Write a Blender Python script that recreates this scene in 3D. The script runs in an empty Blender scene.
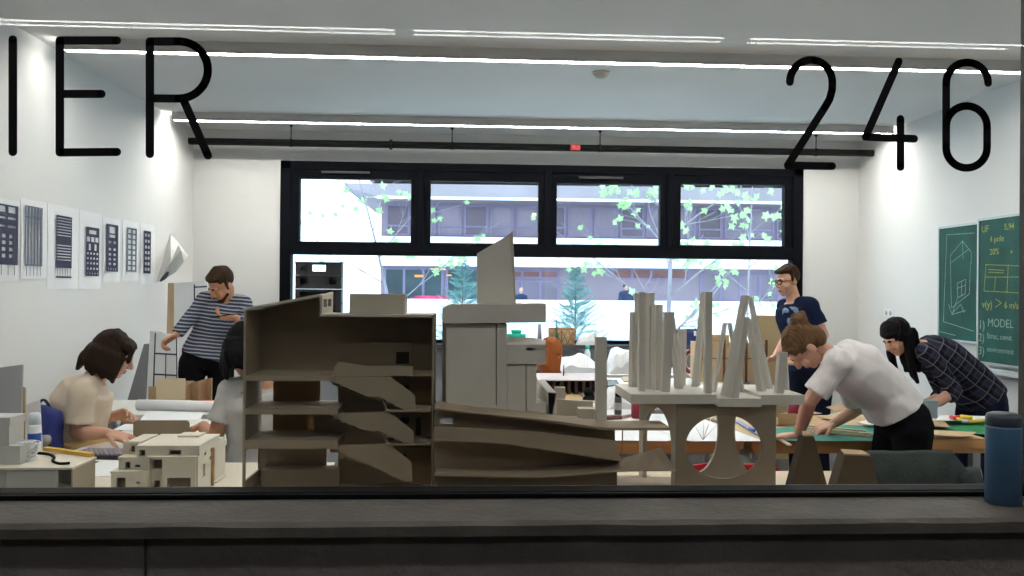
import bpy, bmesh, math, random
from mathutils import Vector as V, Matrix, noise
from mathutils.geometry import tessellate_polygon
random.seed(7)
SC = bpy.context.scene
COL = SC.collection
rad = math.radians

# ------------------------------------------------------------------ camera
F = 800.0
CAM = V((0, 0, 1.55))
YAW, PITCH, ROLL = rad(2.9), rad(0.14), rad(0.5)
fw = V((math.sin(YAW)*math.cos(PITCH), math.cos(YAW)*math.cos(PITCH), math.sin(PITCH)))
r0 = V((math.cos(YAW), -math.sin(YAW), 0))
u0 = r0.cross(fw)
rt = r0*math.cos(ROLL) + u0*math.sin(ROLL)
up = u0*math.cos(ROLL) - r0*math.sin(ROLL)
cd = bpy.data.cameras.new('camera')
cam = bpy.data.objects.new('camera', cd)
COL.objects.link(cam)
M = Matrix((rt, up, -fw)).transposed().to_4x4()
M.translation = CAM
cam.matrix_world = M
cd.sensor_width = 36
cd.lens = F/1024*36
cd.clip_end = 500
cd.clip_start = 0.05
SC.camera = cam

def ray(px, py):
    return rt*((px-512)/F) + up*(-(py-288)/F) + fw
def P(px, py, Y):
    d = ray(px, py)
    return CAM + d*(Y/d.y)
def PX(px, py, X):
    d = ray(px, py)
    return CAM + d*(X/d.x)
def PZ(px, py, Z):
    d = ray(px, py)
    return CAM + d*((Z-CAM.z)/d.z)

# ------------------------------------------------------------------ materials
def lin(c):
    return tuple((x/12.92 if x <= .04045 else ((x+.055)/1.055)**2.4) for x in c)
def newmat(name):
    m = bpy.data.materials.new(name)
    m.use_nodes = True
    nt = m.node_tree
    nt.nodes.clear()
    out = nt.nodes.new('ShaderNodeOutputMaterial')
    return m, nt, out
MC = {}
def mat(name, col, rough=.6, var=.08, scale=6, bump=.0, metal=0, spec=.4, bscale=60):
    """plain surface: colour with a little cloudy variation and fine bump; col is linear albedo"""
    if name in MC: return MC[name]
    m, nt, out = newmat(name)
    N, L = nt.nodes, nt.links
    b = N.new('ShaderNodeBsdfPrincipled')
    b.inputs['Roughness'].default_value = rough
    b.inputs['Metallic'].default_value = metal
    b.inputs['Specular IOR Level'].default_value = spec
    tc = N.new('ShaderNodeTexCoord')
    if var > 0:
        nz = N.new('ShaderNodeTexNoise'); nz.inputs['Scale'].default_value = scale; nz.inputs['Detail'].default_value = 4
        L.new(tc.outputs['Object'], nz.inputs['Vector'])
        rp = N.new('ShaderNodeValToRGB')
        rp.color_ramp.elements[0].position = .3; rp.color_ramp.elements[1].position = .7
        rp.color_ramp.elements[0].color = tuple(c*(1-var) for c in col)+(1,)
        rp.color_ramp.elements[1].color = tuple(min(1, c*(1+var)) for c in col)+(1,)
        L.new(nz.outputs['Fac'], rp.inputs['Fac']); L.new(rp.outputs['Color'], b.inputs['Base Color'])
    else:
        b.inputs['Base Color'].default_value = tuple(col)+(1,)
    if bump > 0:
        n2 = N.new('ShaderNodeTexNoise'); n2.inputs['Scale'].default_value = bscale; n2.inputs['Detail'].default_value = 5
        L.new(tc.outputs['Object'], n2.inputs['Vector'])
        bp = N.new('ShaderNodeBump'); bp.inputs['Strength'].default_value = bump; bp.inputs['Distance'].default_value = .01
        L.new(n2.outputs['Fac'], bp.inputs['Height']); L.new(bp.outputs['Normal'], b.inputs['Normal'])
    L.new(b.outputs[0], out.inputs[0])
    MC[name] = m
    return m
def emit(name, col, s):
    if name in MC: return MC[name]
    m, nt, out = newmat(name)
    e = nt.nodes.new('ShaderNodeEmission')
    e.inputs[0].default_value = tuple(col)+(1,); e.inputs[1].default_value = s
    nt.links.new(e.outputs[0], out.inputs[0])
    MC[name] = m
    return m
def glass(name, tint, base=.04):
    """thin clear pane: transparent with a Schlick mirror reflection"""
    m, nt, out = newmat(name)
    N, L = nt.nodes, nt.links
    t = N.new('ShaderNodeBsdfTransparent'); t.inputs[0].default_value = tint+(1,)
    g = N.new('ShaderNodeBsdfGlossy'); g.inputs['Roughness'].default_value = .0
    lw = N.new('ShaderNodeLayerWeight'); lw.inputs['Blend'].default_value = .5
    pw = N.new('ShaderNodeMath'); pw.operation = 'POWER'; pw.inputs[1].default_value = 5
    ma = N.new('ShaderNodeMath'); ma.operation = 'MULTIPLY_ADD'; ma.inputs[1].default_value = 1-base; ma.inputs[2].default_value = base
    mx = N.new('ShaderNodeMixShader')
    L.new(lw.outputs['Facing'], pw.inputs[0]); L.new(pw.outputs[0], ma.inputs[0]); L.new(ma.outputs[0], mx.inputs[0])
    L.new(t.outputs[0], mx.inputs[1]); L.new(g.outputs[0], mx.inputs[2]); L.new(mx.outputs[0], out.inputs[0])
    return m
def wood(name, c1, c2, scale=4, rough=.5, ang=0):
    if name in MC: return MC[name]
    m, nt, out = newmat(name)
    N, L = nt.nodes, nt.links
    b = N.new('ShaderNodeBsdfPrincipled'); b.inputs['Roughness'].default_value = rough
    tc = N.new('ShaderNodeTexCoord'); mp = N.new('ShaderNodeMapping')
    mp.inputs['Scale'].default_value = (.6, 8, 8); mp.inputs['Rotation'].default_value = (0, 0, ang)
    nz = N.new('ShaderNodeTexNoise'); nz.inputs['Scale'].default_value = scale; nz.inputs['Detail'].default_value = 6; nz.inputs['Distortion'].default_value = .6
    rp = N.new('ShaderNodeValToRGB')
    rp.color_ramp.elements[0].position = .3; rp.color_ramp.elements[1].position = .7
    rp.color_ramp.elements[0].color = c1+(1,); rp.color_ramp.elements[1].color = c2+(1,)
    L.new(tc.outputs['Object'], mp.inputs[0]); L.new(mp.outputs[0], nz.inputs['Vector']); L.new(nz.outputs['Fac'], rp.inputs[0])
    L.new(rp.outputs[0], b.inputs['Base Color']); L.new(b.outputs[0], out.inputs[0])
    MC[name] = m
    return m
def stripes(name, base, lines, rough=.8):
    """woven cloth: lines = [(direction xyz, period, width share, colour, strength)] over the base colour"""
    m, nt, out = newmat(name)
    N, L = nt.nodes, nt.links
    b = N.new('ShaderNodeBsdfPrincipled'); b.inputs['Roughness'].default_value = rough; b.inputs['Specular IOR Level'].default_value = .05
    tc = N.new('ShaderNodeTexCoord')
    nz = N.new('ShaderNodeTexNoise'); nz.inputs['Scale'].default_value = 7
    L.new(tc.outputs['Object'], nz.inputs['Vector'])
    cur = None
    for d, per, w, c, st in lines:
        dp = N.new('ShaderNodeVectorMath'); dp.operation = 'DOT_PRODUCT'; dp.inputs[1].default_value = d
        L.new(tc.outputs['Object'], dp.inputs[0])
        wob = N.new('ShaderNodeMath'); wob.operation = 'MULTIPLY_ADD'; wob.inputs[1].default_value = .02
        L.new(nz.outputs['Fac'], wob.inputs[0]); L.new(dp.outputs['Value'], wob.inputs[2])
        dv = N.new('ShaderNodeMath'); dv.operation = 'DIVIDE'; dv.inputs[1].default_value = per
        L.new(wob.outputs[0], dv.inputs[0])
        fr = N.new('ShaderNodeMath'); fr.operation = 'FRACT'; L.new(dv.outputs[0], fr.inputs[0])
        lt = N.new('ShaderNodeMath'); lt.operation = 'LESS_THAN'; lt.inputs[1].default_value = w; L.new(fr.outputs[0], lt.inputs[0])
        ml = N.new('ShaderNodeMath'); ml.operation = 'MULTIPLY'; ml.inputs[1].default_value = st; L.new(lt.outputs[0], ml.inputs[0])
        mx = N.new('ShaderNodeMix'); mx.data_type = 'RGBA'
        L.new(ml.outputs[0], mx.inputs['Factor'])
        if cur is None: mx.inputs['A'].default_value = base+(1,)
        else: L.new(cur, mx.inputs['A'])
        mx.inputs['B'].default_value = c+(1,)
        cur = mx.outputs['Result']
    L.new(cur, b.inputs['Base Color']); L.new(b.outputs[0], out.inputs[0])
    return m

# ------------------------------------------------------------------ mesh builder
class MB:
    def __init__(s): s.v, s.f, s.mi, s.sm = [], [], [], []; s.cur = 0
    def add(s, vs, fs, smooth=False):
        o = len(s.v); s.v += [V(x) for x in vs]
        for f in fs:
            s.f.append([i+o for i in f]); s.mi.append(s.cur); s.sm.append(smooth)
        return s
    def box(s, x0, x1, y0, y1, z0, z1):
        vs = [(x, y, z) for z in (z0, z1) for y in (y0, y1) for x in (x0, x1)]
        return s.add(vs, [(0,2,3,1),(4,5,7,6),(0,1,5,4),(2,6,7,3),(0,4,6,2),(1,3,7,5)])
    def obox(s, c, ax, ay, az):
        """box about centre c with half-extent vectors"""
        c, ax, ay, az = V(c), V(ax), V(ay), V(az)
        vs = [c+ax*i+ay*j+az*k for k in (-1,1) for j in (-1,1) for i in (-1,1)]
        return s.add(vs, [(0,2,3,1),(4,5,7,6),(0,1,5,4),(2,6,7,3),(0,4,6,2),(1,3,7,5)])
    def prism(s, loops, vec, smooth=False):
        vec = V(vec)
        loops = [[V(p) for p in l] for l in loops]
        pts = [p for l in loops for p in l]; n = len(pts)
        tri = tessellate_polygon(loops)
        fs = [tuple(t) for t in tri] + [tuple(i+n for i in reversed(t)) for t in tri]
        o = 0
        for l in loops:
            k = len(l)
            for i in range(k):
                a, b = o+i, o+(i+1) % k
                fs.append((a, b, b+n, a+n))
            o += k
        return s.add(pts+[p+vec for p in pts], fs, smooth)
    def frustum(s, bot, top, smooth=False):
        n = len(bot)
        fs = [tuple(range(n-1, -1, -1)), tuple(range(n, 2*n))] + [(i, (i+1) % n, n+(i+1) % n, n+i) for i in range(n)]
        return s.add(list(bot)+list(top), fs, smooth)
    def rings(s, rs, smooth=True, cap=True):
        n = len(rs[0]); vs = [p for r in rs for p in r]; fs = []
        for k in range(len(rs)-1):
            for i in range(n):
                j = (i+1) % n
                fs.append((k*n+i, k*n+j, (k+1)*n+j, (k+1)*n+i))
        if cap:
            fs.append(tuple(range(n-1, -1, -1))); fs.append(tuple((len(rs)-1)*n+i for i in range(n)))
        return s.add(vs, fs, smooth)
    def loft(s, secs, n=20, smooth=True, pw=2.0):
        """secs: (centre, half-vector a, half-vector b)"""
        rs = []
        for c, a, b in secs:
            c, a, b = V(c), V(a), V(b); r = []
            for i in range(n):
                t = 2*math.pi*i/n
                ct, st = math.cos(t), math.sin(t)
                r.append(c + a*(math.copysign(abs(ct)**(2/pw), ct)) + b*(math.copysign(abs(st)**(2/pw), st)))
            rs.append(r)
        return s.rings(rs, smooth)
    def tube(s, path, r, n=10, smooth=True):
        path = [V(p) for p in path]
        rr = r if isinstance(r, (list, tuple)) else [r]*len(path)
        rs = []; a = None
        for i, p in enumerate(path):
            t = (path[min(i+1, len(path)-1)]-path[max(i-1, 0)]).normalized()
            if a is None:
                a = t.orthogonal().normalized()
            else:
                a = (a - t*a.dot(t))
                a = a.normalized() if a.length > 1e-6 else t.orthogonal().normalized()
            b = t.cross(a)
            rs.append([p + (a*math.cos(2*math.pi*k/n)+b*math.sin(2*math.pi*k/n))*rr[i] for k in range(n)])
        return s.rings(rs, smooth)
    def cap(s, p0, ra, p1, rb, n=12):
        """round-ended tapered capsule"""
        p0, p1 = V(p0), V(p1); d = p1-p0
        t = d.normalized() if d.length > 1e-6 else V((0,0,1))
        path, rr = [], []
        for k in range(1, 5):
            a = math.pi/2*(1-k/4.0); path.append(p0-t*ra*math.sin(a)); rr.append(max(ra*math.cos(a), 1e-4))
        for k in range(0, 4):
            a = math.pi/2*k/4.0; path.append(p1+t*rb*math.sin(a)); rr.append(max(rb*math.cos(a), 1e-4))
        a = t.orthogonal().normalized(); b = t.cross(a)
        return s.rings([[p+(a*math.cos(2*math.pi*k/n)+b*math.sin(2*math.pi*k/n))*r for k in range(n)] for p, r in zip(path, rr)])
    def cone(s, p0, ra, p1, rb, n=16): return s.tube([p0, p1], [ra, rb], n)
    def chain(s, pts, rs):
        for i in range(len(pts)-1): s.cap(pts[i], rs[i], pts[i+1], rs[i+1])
        return s
    def ell(s, c, ax, ay, az, n=16, m=10):
        c, ax, ay, az = V(c), V(ax), V(ay), V(az); rs = []
        for i in range(1, m):
            ph = math.pi*i/m - math.pi/2
            rs.append([c+az*math.sin(ph)+(ax*math.cos(2*math.pi*k/n)+ay*math.sin(2*math.pi*k/n))*math.cos(ph) for k in range(n)])
        return s.rings(rs)
    def sph(s, c, r): return s.ell(c, (r,0,0), (0,r,0), (0,0,r))
    def lathe(s, c, prof, n=24):
        c = V(c)
        return s.rings([[c+V((r*math.cos(2*math.pi*k/n), r*math.sin(2*math.pi*k/n), z)) for k in range(n)] for r, z in prof])
    def text(s, txt, M4, size, extrude=.0006):
        cu = bpy.data.curves.new('t', 'FONT'); cu.body = txt; cu.size = size; cu.extrude = extrude; cu.resolution_u = 3
        o = bpy.data.objects.new('t', cu); COL.objects.link(o)
        dg = bpy.context.evaluated_depsgraph_get()
        me = bpy.data.meshes.new_from_object(o.evaluated_get(dg))
        s.add([M4 @ v.co for v in me.vertices], [tuple(p.vertices) for p in me.polygons])
        bpy.data.objects.remove(o); bpy.data.curves.remove(cu); bpy.data.meshes.remove(me)
        return s
    def mesh(s, org):
        me = bpy.data.meshes.new('mesh')
        me.from_pydata([tuple(v-org) for v in s.v], [], s.f)
        me.polygons.foreach_set('material_index', s.mi)
        me.polygons.foreach_set('use_smooth', s.sm)
        bm = bmesh.new(); bm.from_mesh(me)
        bmesh.ops.recalc_face_normals(bm, faces=bm.faces); bm.to_mesh(me); bm.free()
        return me
ORG = {}
def worg(o): return ORG.get(o.name, V((0,0,0)))
def obj(name, mb, mats, parent=None, base=None, bevel=0, mesh=None):
    """link the builder's geometry as one mesh object; vertices are world coordinates"""
    if parent is not None: org = worg(parent)
    elif base is not None: org = V(base)
    else:
        xs = [v.x for v in mb.v]; ys = [v.y for v in mb.v]; zs = [v.z for v in mb.v]
        org = V(((min(xs)+max(xs))/2, (min(ys)+max(ys))/2, min(zs)))
    me = mesh or mb.mesh(org)
    o = bpy.data.objects.new(name, me); COL.objects.link(o)
    for m in (mats if isinstance(mats, (list, tuple)) else [mats]): me.materials.append(m)
    if parent is not None: o.parent = parent
    else: o.location = org
    ORG[o.name] = org
    if bevel:
        b = o.modifiers.new('bevel', 'BEVEL'); b.width = bevel; b.segments = 2; b.limit_method = 'ANGLE'; b.angle_limit = rad(40)
    return o
def tag(o, label, cat, group=None, kind=None):
    o['label'] = label; o['category'] = cat
    if group: o['group'] = group
    if kind: o['kind'] = kind
    return o
def thing(name, label, cat, loc, group=None):
    o = bpy.data.objects.new(name, None); COL.objects.link(o); o.location = V(loc); o.empty_display_size = .1
    ORG[o.name] = V(loc)
    return tag(o, label, cat, group)
def struct(name, mb, m, label=None, cat=None, bevel=0):
    o = obj(name, mb, m, base=(0,0,0), bevel=bevel); o['kind'] = 'structure'
    o['label'] = label or name.replace('_', ' '); o['category'] = cat or name.split('_')[0]
    return o
def solid(name, label, cat, mb, m, group=None, bevel=0):
    return tag(obj(name, mb, m, bevel=bevel), label, cat, group)
def copy_tree(o, loc, label):
    c = o.copy(); COL.objects.link(c); c.location = V(loc); c['label'] = label
    for ch in list(o.children):
        d = ch.copy(); COL.objects.link(d); d.parent = c
        for g in list(ch.children):
            e = g.copy(); COL.objects.link(e); e.parent = d
    return c
def remesh(name, mb, mats, parent, voxel=.006, smooth=3, wrinkle=0, wscale=9, top=None, paint=None, strand=False):
    """grow one continuous surface over overlapping solids (voxel union), smoothed, with soft folds"""
    org = worg(parent) if parent is not None else V(top)
    me = mb.mesh(org)
    o = bpy.data.objects.new(name, me); COL.objects.link(o)
    r = o.modifiers.new('r', 'REMESH'); r.mode = 'VOXEL'; r.voxel_size = voxel; r.use_smooth_shade = True
    s = o.modifiers.new('s', 'SMOOTH'); s.factor = .5; s.iterations = smooth
    dg = bpy.context.evaluated_depsgraph_get()
    m2 = bpy.data.meshes.new_from_object(o.evaluated_get(dg))
    o.modifiers.clear(); o.data = m2; bpy.data.meshes.remove(me)
    if wrinkle:
        cos = [v.co.copy() for v in m2.vertices]; nos = [v.normal.copy() for v in m2.vertices]; flat = []
        for p, nv in zip(cos, nos):
            q = p*wscale
            if strand: q = V((q.x, q.y, q.z*.14))
            flat += list(p+nv*wrinkle*(noise.noise(V((q.x, q.y*.8, q.z*1.7)))+.5*noise.noise(q*2.7)))
        m2.vertices.foreach_set('co', flat); m2.update()
    m2.polygons.foreach_set('use_smooth', [True]*len(m2.polygons))
    m2.materials.clear()
    for m in (mats if isinstance(mats, (list, tuple)) else [mats]): m2.materials.append(m)
    if paint:
        q0 = paint[0][0]-org
        for p in m2.polygons:
            if (p.center-q0).length > .14: continue
            c = p.center+org
            for (q, rr, k) in paint:
                if (c-q).length < rr: p.material_index = k
    if parent is not None: o.parent = parent
    else: o.location = org
    ORG[o.name] = org
    return o
def pxp(pts, Y): return [P(a, b, Y) for a, b in pts]
def arc(cx, cy, rx, ry, a0, a1, n=14):
    return [(cx+rx*math.cos(rad(a0+(a1-a0)*i/n)), cy+ry*math.sin(rad(a0+(a1-a0)*i/n))) for i in range(n+1)]

# ------------------------------------------------------------------ palette
m_wall = mat('white_plaster', (.77,.765,.75), .85, .02, 2, .05, bscale=120)
m_ceil = mat('grey_white_ceiling', (.86,.845,.82), .9, .03, 2, .04)
m_conc = mat('rough_concrete', (.17,.155,.15), .85, .22, 5, .5, bscale=45)
m_sill = mat('worn_concrete_sill', (.085,.076,.069), .7, .25, 7, .35, bscale=50)
m_dark = mat('dark_frame_metal', (.0028,.0034,.006), .6, .1, 8, spec=.05)
m_black = mat('matt_black', (.004,.004,.005), .7, .05, spec=.12)
m_floor = mat('grey_floor', (.085,.082,.08), .6, .12, 3)
m_card = mat('grey_beige_board', (.38,.315,.235), .8, .05, 9, .06)
m_cardw = mat('pale_model_board', (.56,.51,.43), .8, .04, 9, .05)
m_col = mat('pale_grey_board', (.72,.685,.63), .8, .05, 10, .05)
m_brown = mat('brown_cardboard', (.40,.27,.155), .85, .08, 9, .08)
m_kraft = mat('kraft_cardboard', (.52,.38,.23), .85, .07, 8, .06)
m_paper = mat('white_paper', (.84,.85,.86), .8, .02, 8)
m_ink = mat('navy_ink', (.035,.035,.075), .7, .08, 20)
m_white = mat('white_laminate', (.74,.73,.70), .45, .03, 5)
m_twood = wood('table_beech', (.50,.33,.16), (.62,.43,.22))
m_edge = wood('orange_wood_edge', (.42,.20,.06), (.52,.27,.09))
m_yel = wood('yellow_plywood', (.58,.38,.13), (.68,.46,.18))
m_steel = mat('grey_steel', (.35,.36,.38), .35, .08, 10, metal=.7)
m_red = mat('red_plastic', (.60,.02,.03), .4, .05)
m_green = mat('green_cutting_mat', (.02,.20,.15), .6, .06, 15)
m_chalk = mat('green_chalkboard', (.011,.085,.072), .75, .3, 3)
m_glassf = glass('shopfront_glass', (.985,.99,.985), .013)
m_glassw = glass('window_glass', (.93,.97,.98), .04)
m_skin = mat('skin', (.60,.34,.24), .5, .06, 12, spec=.3)
m_skin2 = mat('warm_skin', (.50,.25,.15), .5, .06, 12, spec=.3)
m_lip = mat('lip', (.42,.16,.13), .5, 0)
m_eye = mat('eye_dark', (.03,.02,.02), .3, 0)
m_denim = mat('dark_navy_denim', (.008,.011,.028), .9, .2, 25, .1, spec=.08)
m_blackcloth = mat('black_cloth', (.004,.004,.006), .9, .2, 20, .1, spec=.06)
m_shoe = mat('dark_shoe', (.02,.02,.02), .5, .1)

# ------------------------------------------------------------------ room shell
XL, XR, YB, ZC = P(193, 200, 8.5).x, P(873, 200, 8.5).x, 8.5, 3.2
XR = 4.20
YF0, YF1 = 1.66, 1.92
SILL = 1.08
GX0, GX1, GZ1 = -2.3, P(1018, 350, 1.88).x, 2.62
struct('floor', MB().box(XL-.2, XR+.2, -1.5, YB+.2, -.1, 0), m_floor, 'grey floor of the studio and corridor')
struct('ceiling', MB().box(XL-.1, XR+.1, YF1-.1, YB+.1, ZC, ZC+.15), m_ceil, 'pale grey studio ceiling')
struct('wall_left', MB().box(XL-.15, XL, YF1-.1, YB+.15, 0, ZC), m_wall, 'white studio wall with pinned drawings')
struct('wall_right', MB().box(XR, XR+.15, YF1-.1, YB+.15, 0, ZC), m_wall, 'white studio wall with green chalkboards')
W0, W1 = P(281, 160, YB), P(803, 168, YB)
wx0, wx1 = W0.x, W1.x
wzt = P(540, 165, YB).z
wzb = P(540, 343.5, YB).z
mb = MB()
mb.box(XL, wx0, YB, YB+.25, 0, ZC); mb.box(wx1, XR, YB, YB+.25, 0, ZC)
mb.box(wx0, wx1, YB, YB+.25, 0, wzb); mb.box(wx0, wx1, YB, YB+.25, wzt, ZC)
struct('wall_back', mb, m_wall, 'white studio wall around the wide window')
mb = MB()
mb.box(XL-.2, GX0, YF0, YF1, 0, ZC+.1); mb.box(GX1+.07, XR+.2, YF0, YF1, 0, ZC+.1)
mb.box(GX0, GX1+.07, YF0, YF1, GZ1, ZC+.1)
mb.box(GX0, GX1+.07, 1.885, YF1, 0, SILL)
struct('wall_front', mb, m_wall, 'wall holding the glazed corridor front')
# concrete parapet below the glass, with its cast joint
jx = P(146, 560, 1.645).x
mb = MB()
mb.box(XL-.2, jx-.004, 1.645, 1.885, 0, SILL-.028); mb.box(jx+.004, XR+.2, 1.645, 1.885, 0, SILL-.028)
mb.box(jx-.004, jx+.004, 1.653, 1.885, 0, SILL-.028)
struct('wall_parapet', mb, m_conc, 'dark concrete parapet below the glazed front')
# sill slab with a worn front edge
nx = 150
def sillrow(f):
    return [V((XL-.2+(XR-XL+.4)*i/nx, *f(i))) for i in range(nx+1)]
def wob(i, k, a): return a*noise.noise(V((i*.35, k*3.1, 0)))
rows = [sillrow(lambda i: (1.90, SILL)), sillrow(lambda i: (1.630+wob(i,1,.006), SILL)),
        sillrow(lambda i: (1.617+wob(i,2,.003), SILL-.007+wob(i,3,.004))), sillrow(lambda i: (1.617+wob(i,2,.003), SILL-.028)),
        sillrow(lambda i: (1.90, SILL-.028))]
mb = MB()
vs = [p for r in rows for p in r]; n = nx+1
fs = []
for k in range(5):
    k2 = (k+1) % 5
    for i in range(nx): fs.append((k*n+i, k*n+i+1, k2*n+i+1, k2*n+i))
fs.append(tuple(k*n for k in range(5))); fs.append(tuple(k*n+nx for k in range(5)))
mb.add(vs, fs)
struct('trim_1', mb, m_sill, 'worn grey concrete window sill in the corridor', 'sill')
# corridor shell around the camera
m_corr = mat('corridor_grey', (.10,.097,.093), .9, .08, 3)
struct('wall_corridor', MB().box(XL-.2, XR+.2, -1.6, -1.5, 0, 3.0), m_corr, 'grey corridor wall facing the glass')
struct('ceiling_corridor', MB().box(XL-.2, XR+.2, -1.6, YF0, 2.95, 3.05), m_corr, 'grey corridor ceiling')
struct('wall_corridor_end', MB().box(XL-.3, XL-.2, -1.6, YF0, 0, 3.0).box(XR+.2, XR+.3, -1.6, YF0, 0, 3.0), m_corr, 'grey corridor end walls')
# glazed front: rails, mullion and two panes
w2 = thing('window_2', 'dark framed glazed front between corridor and studio', 'window', (0, 1.83, SILL)); w2['kind'] = 'structure'
mb = MB()
mb.box(GX0, GX1+.07, 1.80, 1.815, SILL, SILL+.011).box(GX0, GX1+.07, 1.815, 1.87, SILL, SILL+.0125)
obj('bottom_rail', mb, mat('rail_black', (.003,.003,.004), .6, .1, spec=.08), w2, bevel=.002)
obj('mullion', MB().box(GX1, GX1+.07, 1.79, 1.88, SILL, GZ1), mat('mullion_brown', (.035,.028,.022), .5, .1), w2, bevel=.002)
obj('frame', MB().box(GX0-.001, GX0+.05, 1.79, 1.88, SILL, GZ1).box(GX0, GX1, 1.79, 1.88, GZ1-.05, GZ1), m_dark, w2)
for yy in (1.808, 1.842):
    obj('pane', MB().box(GX0+.04, GX1+.002, yy, yy+.003, SILL+.006, GZ1-.04), m_glassf, w2)

# ------------------------------------------------------------------ back window
w1 = thing('window_1', 'wide dark framed window with four top lights', 'window', (0, YB, wzb)); w1['kind'] = 'structure'
def bx(px0, px1): return P(px0, 250, YB).x, P(px1, 250, YB).x
zt = P(540, 251.5-6.5, YB).z; zt2 = P(540, 257, YB).z
fx0, fx1 = P(297, 220, YB).x, P(787, 220, YB).x
YW0, YW1 = YB-.02, YB+.12
mb = MB()
mb.box(wx0, fx0-.06, YW0, YW1, wzb, wzt).box(fx1+.06, wx1, YW0, YW1, wzb, wzt)
mb.box(wx0, wx1, YW0, YW1, P(540, 173, YB).z, wzt)
mb.box(wx0, wx1, YW0, YW1, wzb, P(540, 340.5, YB).z)
mb.box(fx0-.06, fx1+.06, YW0-.01, YW1, zt2, zt)
obj('frame', mb, m_dark, w1, bevel=.004)
panes = [(299, 410.5), (430, 538), (556.5, 660), (680.5, 784.5)]
zp0 = zt; zp1 = P(540, 181.5, YB).z
for k, (a, b) in enumerate(panes):
    a, b = bx(a, b); zA = max(P((panes[k][0]+panes[k][1])/2, 245.5, YB).z, zt+.012); zB = P((panes[k][0]+panes[k][1])/2, [178.5,181,183.5,184][k]+.5, YB).z
    f = MB()
    ztop_s = P(540, 172.5, YB).z+.01; zB = min(zB, ztop_s-.03)
    nl = a-.105 if k else a-.1
    nr = b+.105 if k < 3 else b+.09
    f.prism([[(nl, YW0+.02, zt-.01), (nr, YW0+.02, zt-.01), (nr, YW0+.02, ztop_s), (nl, YW0+.02, ztop_s)],
             [(a, YW0+.02, zA), (a, YW0+.02, zB), (b, YW0+.02, zB), (b, YW0+.02, zA)]], (0, .09, 0))
    s = obj('sash', f, m_dark, w1, bevel=.004)
    obj('pane', MB().box(a-.01, b+.01, YB+.05, YB+.056, zA-.01, zB+.01), m_glassw, s)
for k in range(3):
    c = (bx(panes[k][1], panes[k+1][0])); mid = (c[0]+c[1])/2
    obj('mullion', MB().box(mid-.035, mid+.035, YW0-.012, YW1, zt-.01, P(540,170,YB).z), m_dark, w1, bevel=.004)
obj('pane', MB().box(fx0-.07, fx1+.07, YB+.05, YB+.056, wzb+.02, zt2+.01), m_glassw, w1)
# slot vents on top of the sashes
for a, b in ((321, 369), (578, 622)):
    x0, x1 = bx(a, b); z = P((a+b)/2, 172.5 if a < 400 else 178, YB).z
    obj('vent', MB().box(x0, x1, YW0-.016, YW0+.01, z-.012, z+.012), mat('vent_grey', (.05,.05,.055), .4, .05), w1, bevel=.003)
struct('trim_2', MB().box(wx0-.02, wx1+.02, YB-.16, YB+.0, wzb-.045, wzb-.005), mat('dark_sill_board', (.05,.052,.06), .4, .05), 'dark board sill under the wide window', 'sill')
struct('wall_apron', MB().box(wx0-.02, wx1+.02, YB-.06, YB, 0.0, wzb-.045), mat('grey_apron', (.24,.25,.27), .8, .04), 'grey panel below the wide window')

# ------------------------------------------------------------------ ceiling lights, pipe, detector
m_house = mat('lamp_housing', (.52,.52,.51), .5, .02)
def strip_light(Y, label, s0, s1, power):
    m_lamp = emit('lamp_diffuser_%d' % power, (1.0,.965,.915), power)
    t = thing('linear_light', label, 'ceiling light', (0, Y, ZC), 'linear lights across the ceiling')
    obj('housing', MB().box(s0, s1, Y-.045, Y-.030, ZC-.075, ZC).box(s0, s1, Y+.030, Y+.045, ZC-.075, ZC).box(s0, s1, Y-.03, Y+.03, ZC-.035, ZC), m_house, t)
    n = 5; L = (s1-s0)/n
    for k in range(n):
        obj('diffuser', MB().box(s0+k*L+.006, s0+(k+1)*L-.006, Y-.030, Y+.030, ZC-.07, ZC-.036), m_lamp, t)
strip_light(7.72, 'white linear ceiling light nearest the window wall', XL+.08, XR-.06, 86)
strip_light(5.50, 'white linear ceiling light crossing behind the big painted letters', XL+.17, XR-.06, 45)
strip_light(3.25, 'white linear ceiling light just inside the glazed front', XL+.08, XR-.06, 52)
t = thing('corridor_light', 'white linear lamp on the corridor ceiling mirrored in the glass', 'ceiling light', (0, -.64, 2.95))
obj('housing', MB().box(XL, XR, -.68, -.60, 2.923, 2.948), m_house, t)
t2 = thing('corridor_light', 'added unseen linear lamp on the corridor ceiling brightening the fronts of the models', 'ceiling light', (0, .85, 2.95))  # added lamp, out of view, to brighten the model fronts
obj('housing', MB().box(XL, XR, .79, .91, 2.915, 2.948), m_house, t2)
obj('diffuser', MB().box(XL+.02, XR-.02, .80, .90, 2.905, 2.915), emit('added_fill_diffuser', (1.0,.97,.92), 13), t2)
m_lamp2 = emit('corridor_diffuser', (1.0,.98,.94), 44)
for a, b in ((-2.9, -.42), (-.32, 1.35), (1.5, 4.0)):
    obj('diffuser', MB().box(a, b, -.648, -.632, 2.920, 2.923), m_lamp2, t)
yp = 8.2
pa, pb = P(189, 141.5, yp), P(880, 153, yp)
zp = (pa.z+pb.z)/2
t = thing('ceiling_pipe', 'black round pipe hung below the ceiling along the window wall', 'pipe', (pa.x, yp, zp))
obj('pipe', MB().tube([(pa.x, yp, zp), (pb.x, yp, zp)], .036, 16), m_black, t)
for px in (291, 452, 600, 816):
    x = P(px, 147, yp).x
    obj('hanger', MB().tube([(x, yp, zp), (x, yp, ZC)], .005, 8).tube([(x-.012, yp, zp), (x+.012, yp, zp)], .042, 16).cone((x, yp, ZC-.02), .006, (x, yp, ZC), .02), m_black, t)
x = P(391, 147, yp).x
obj('coupling', MB().tube([(x-.012, yp, zp), (x+.012, yp, zp)], .052, 18), m_black, t)
x = P(575, 152, yp).x
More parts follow.
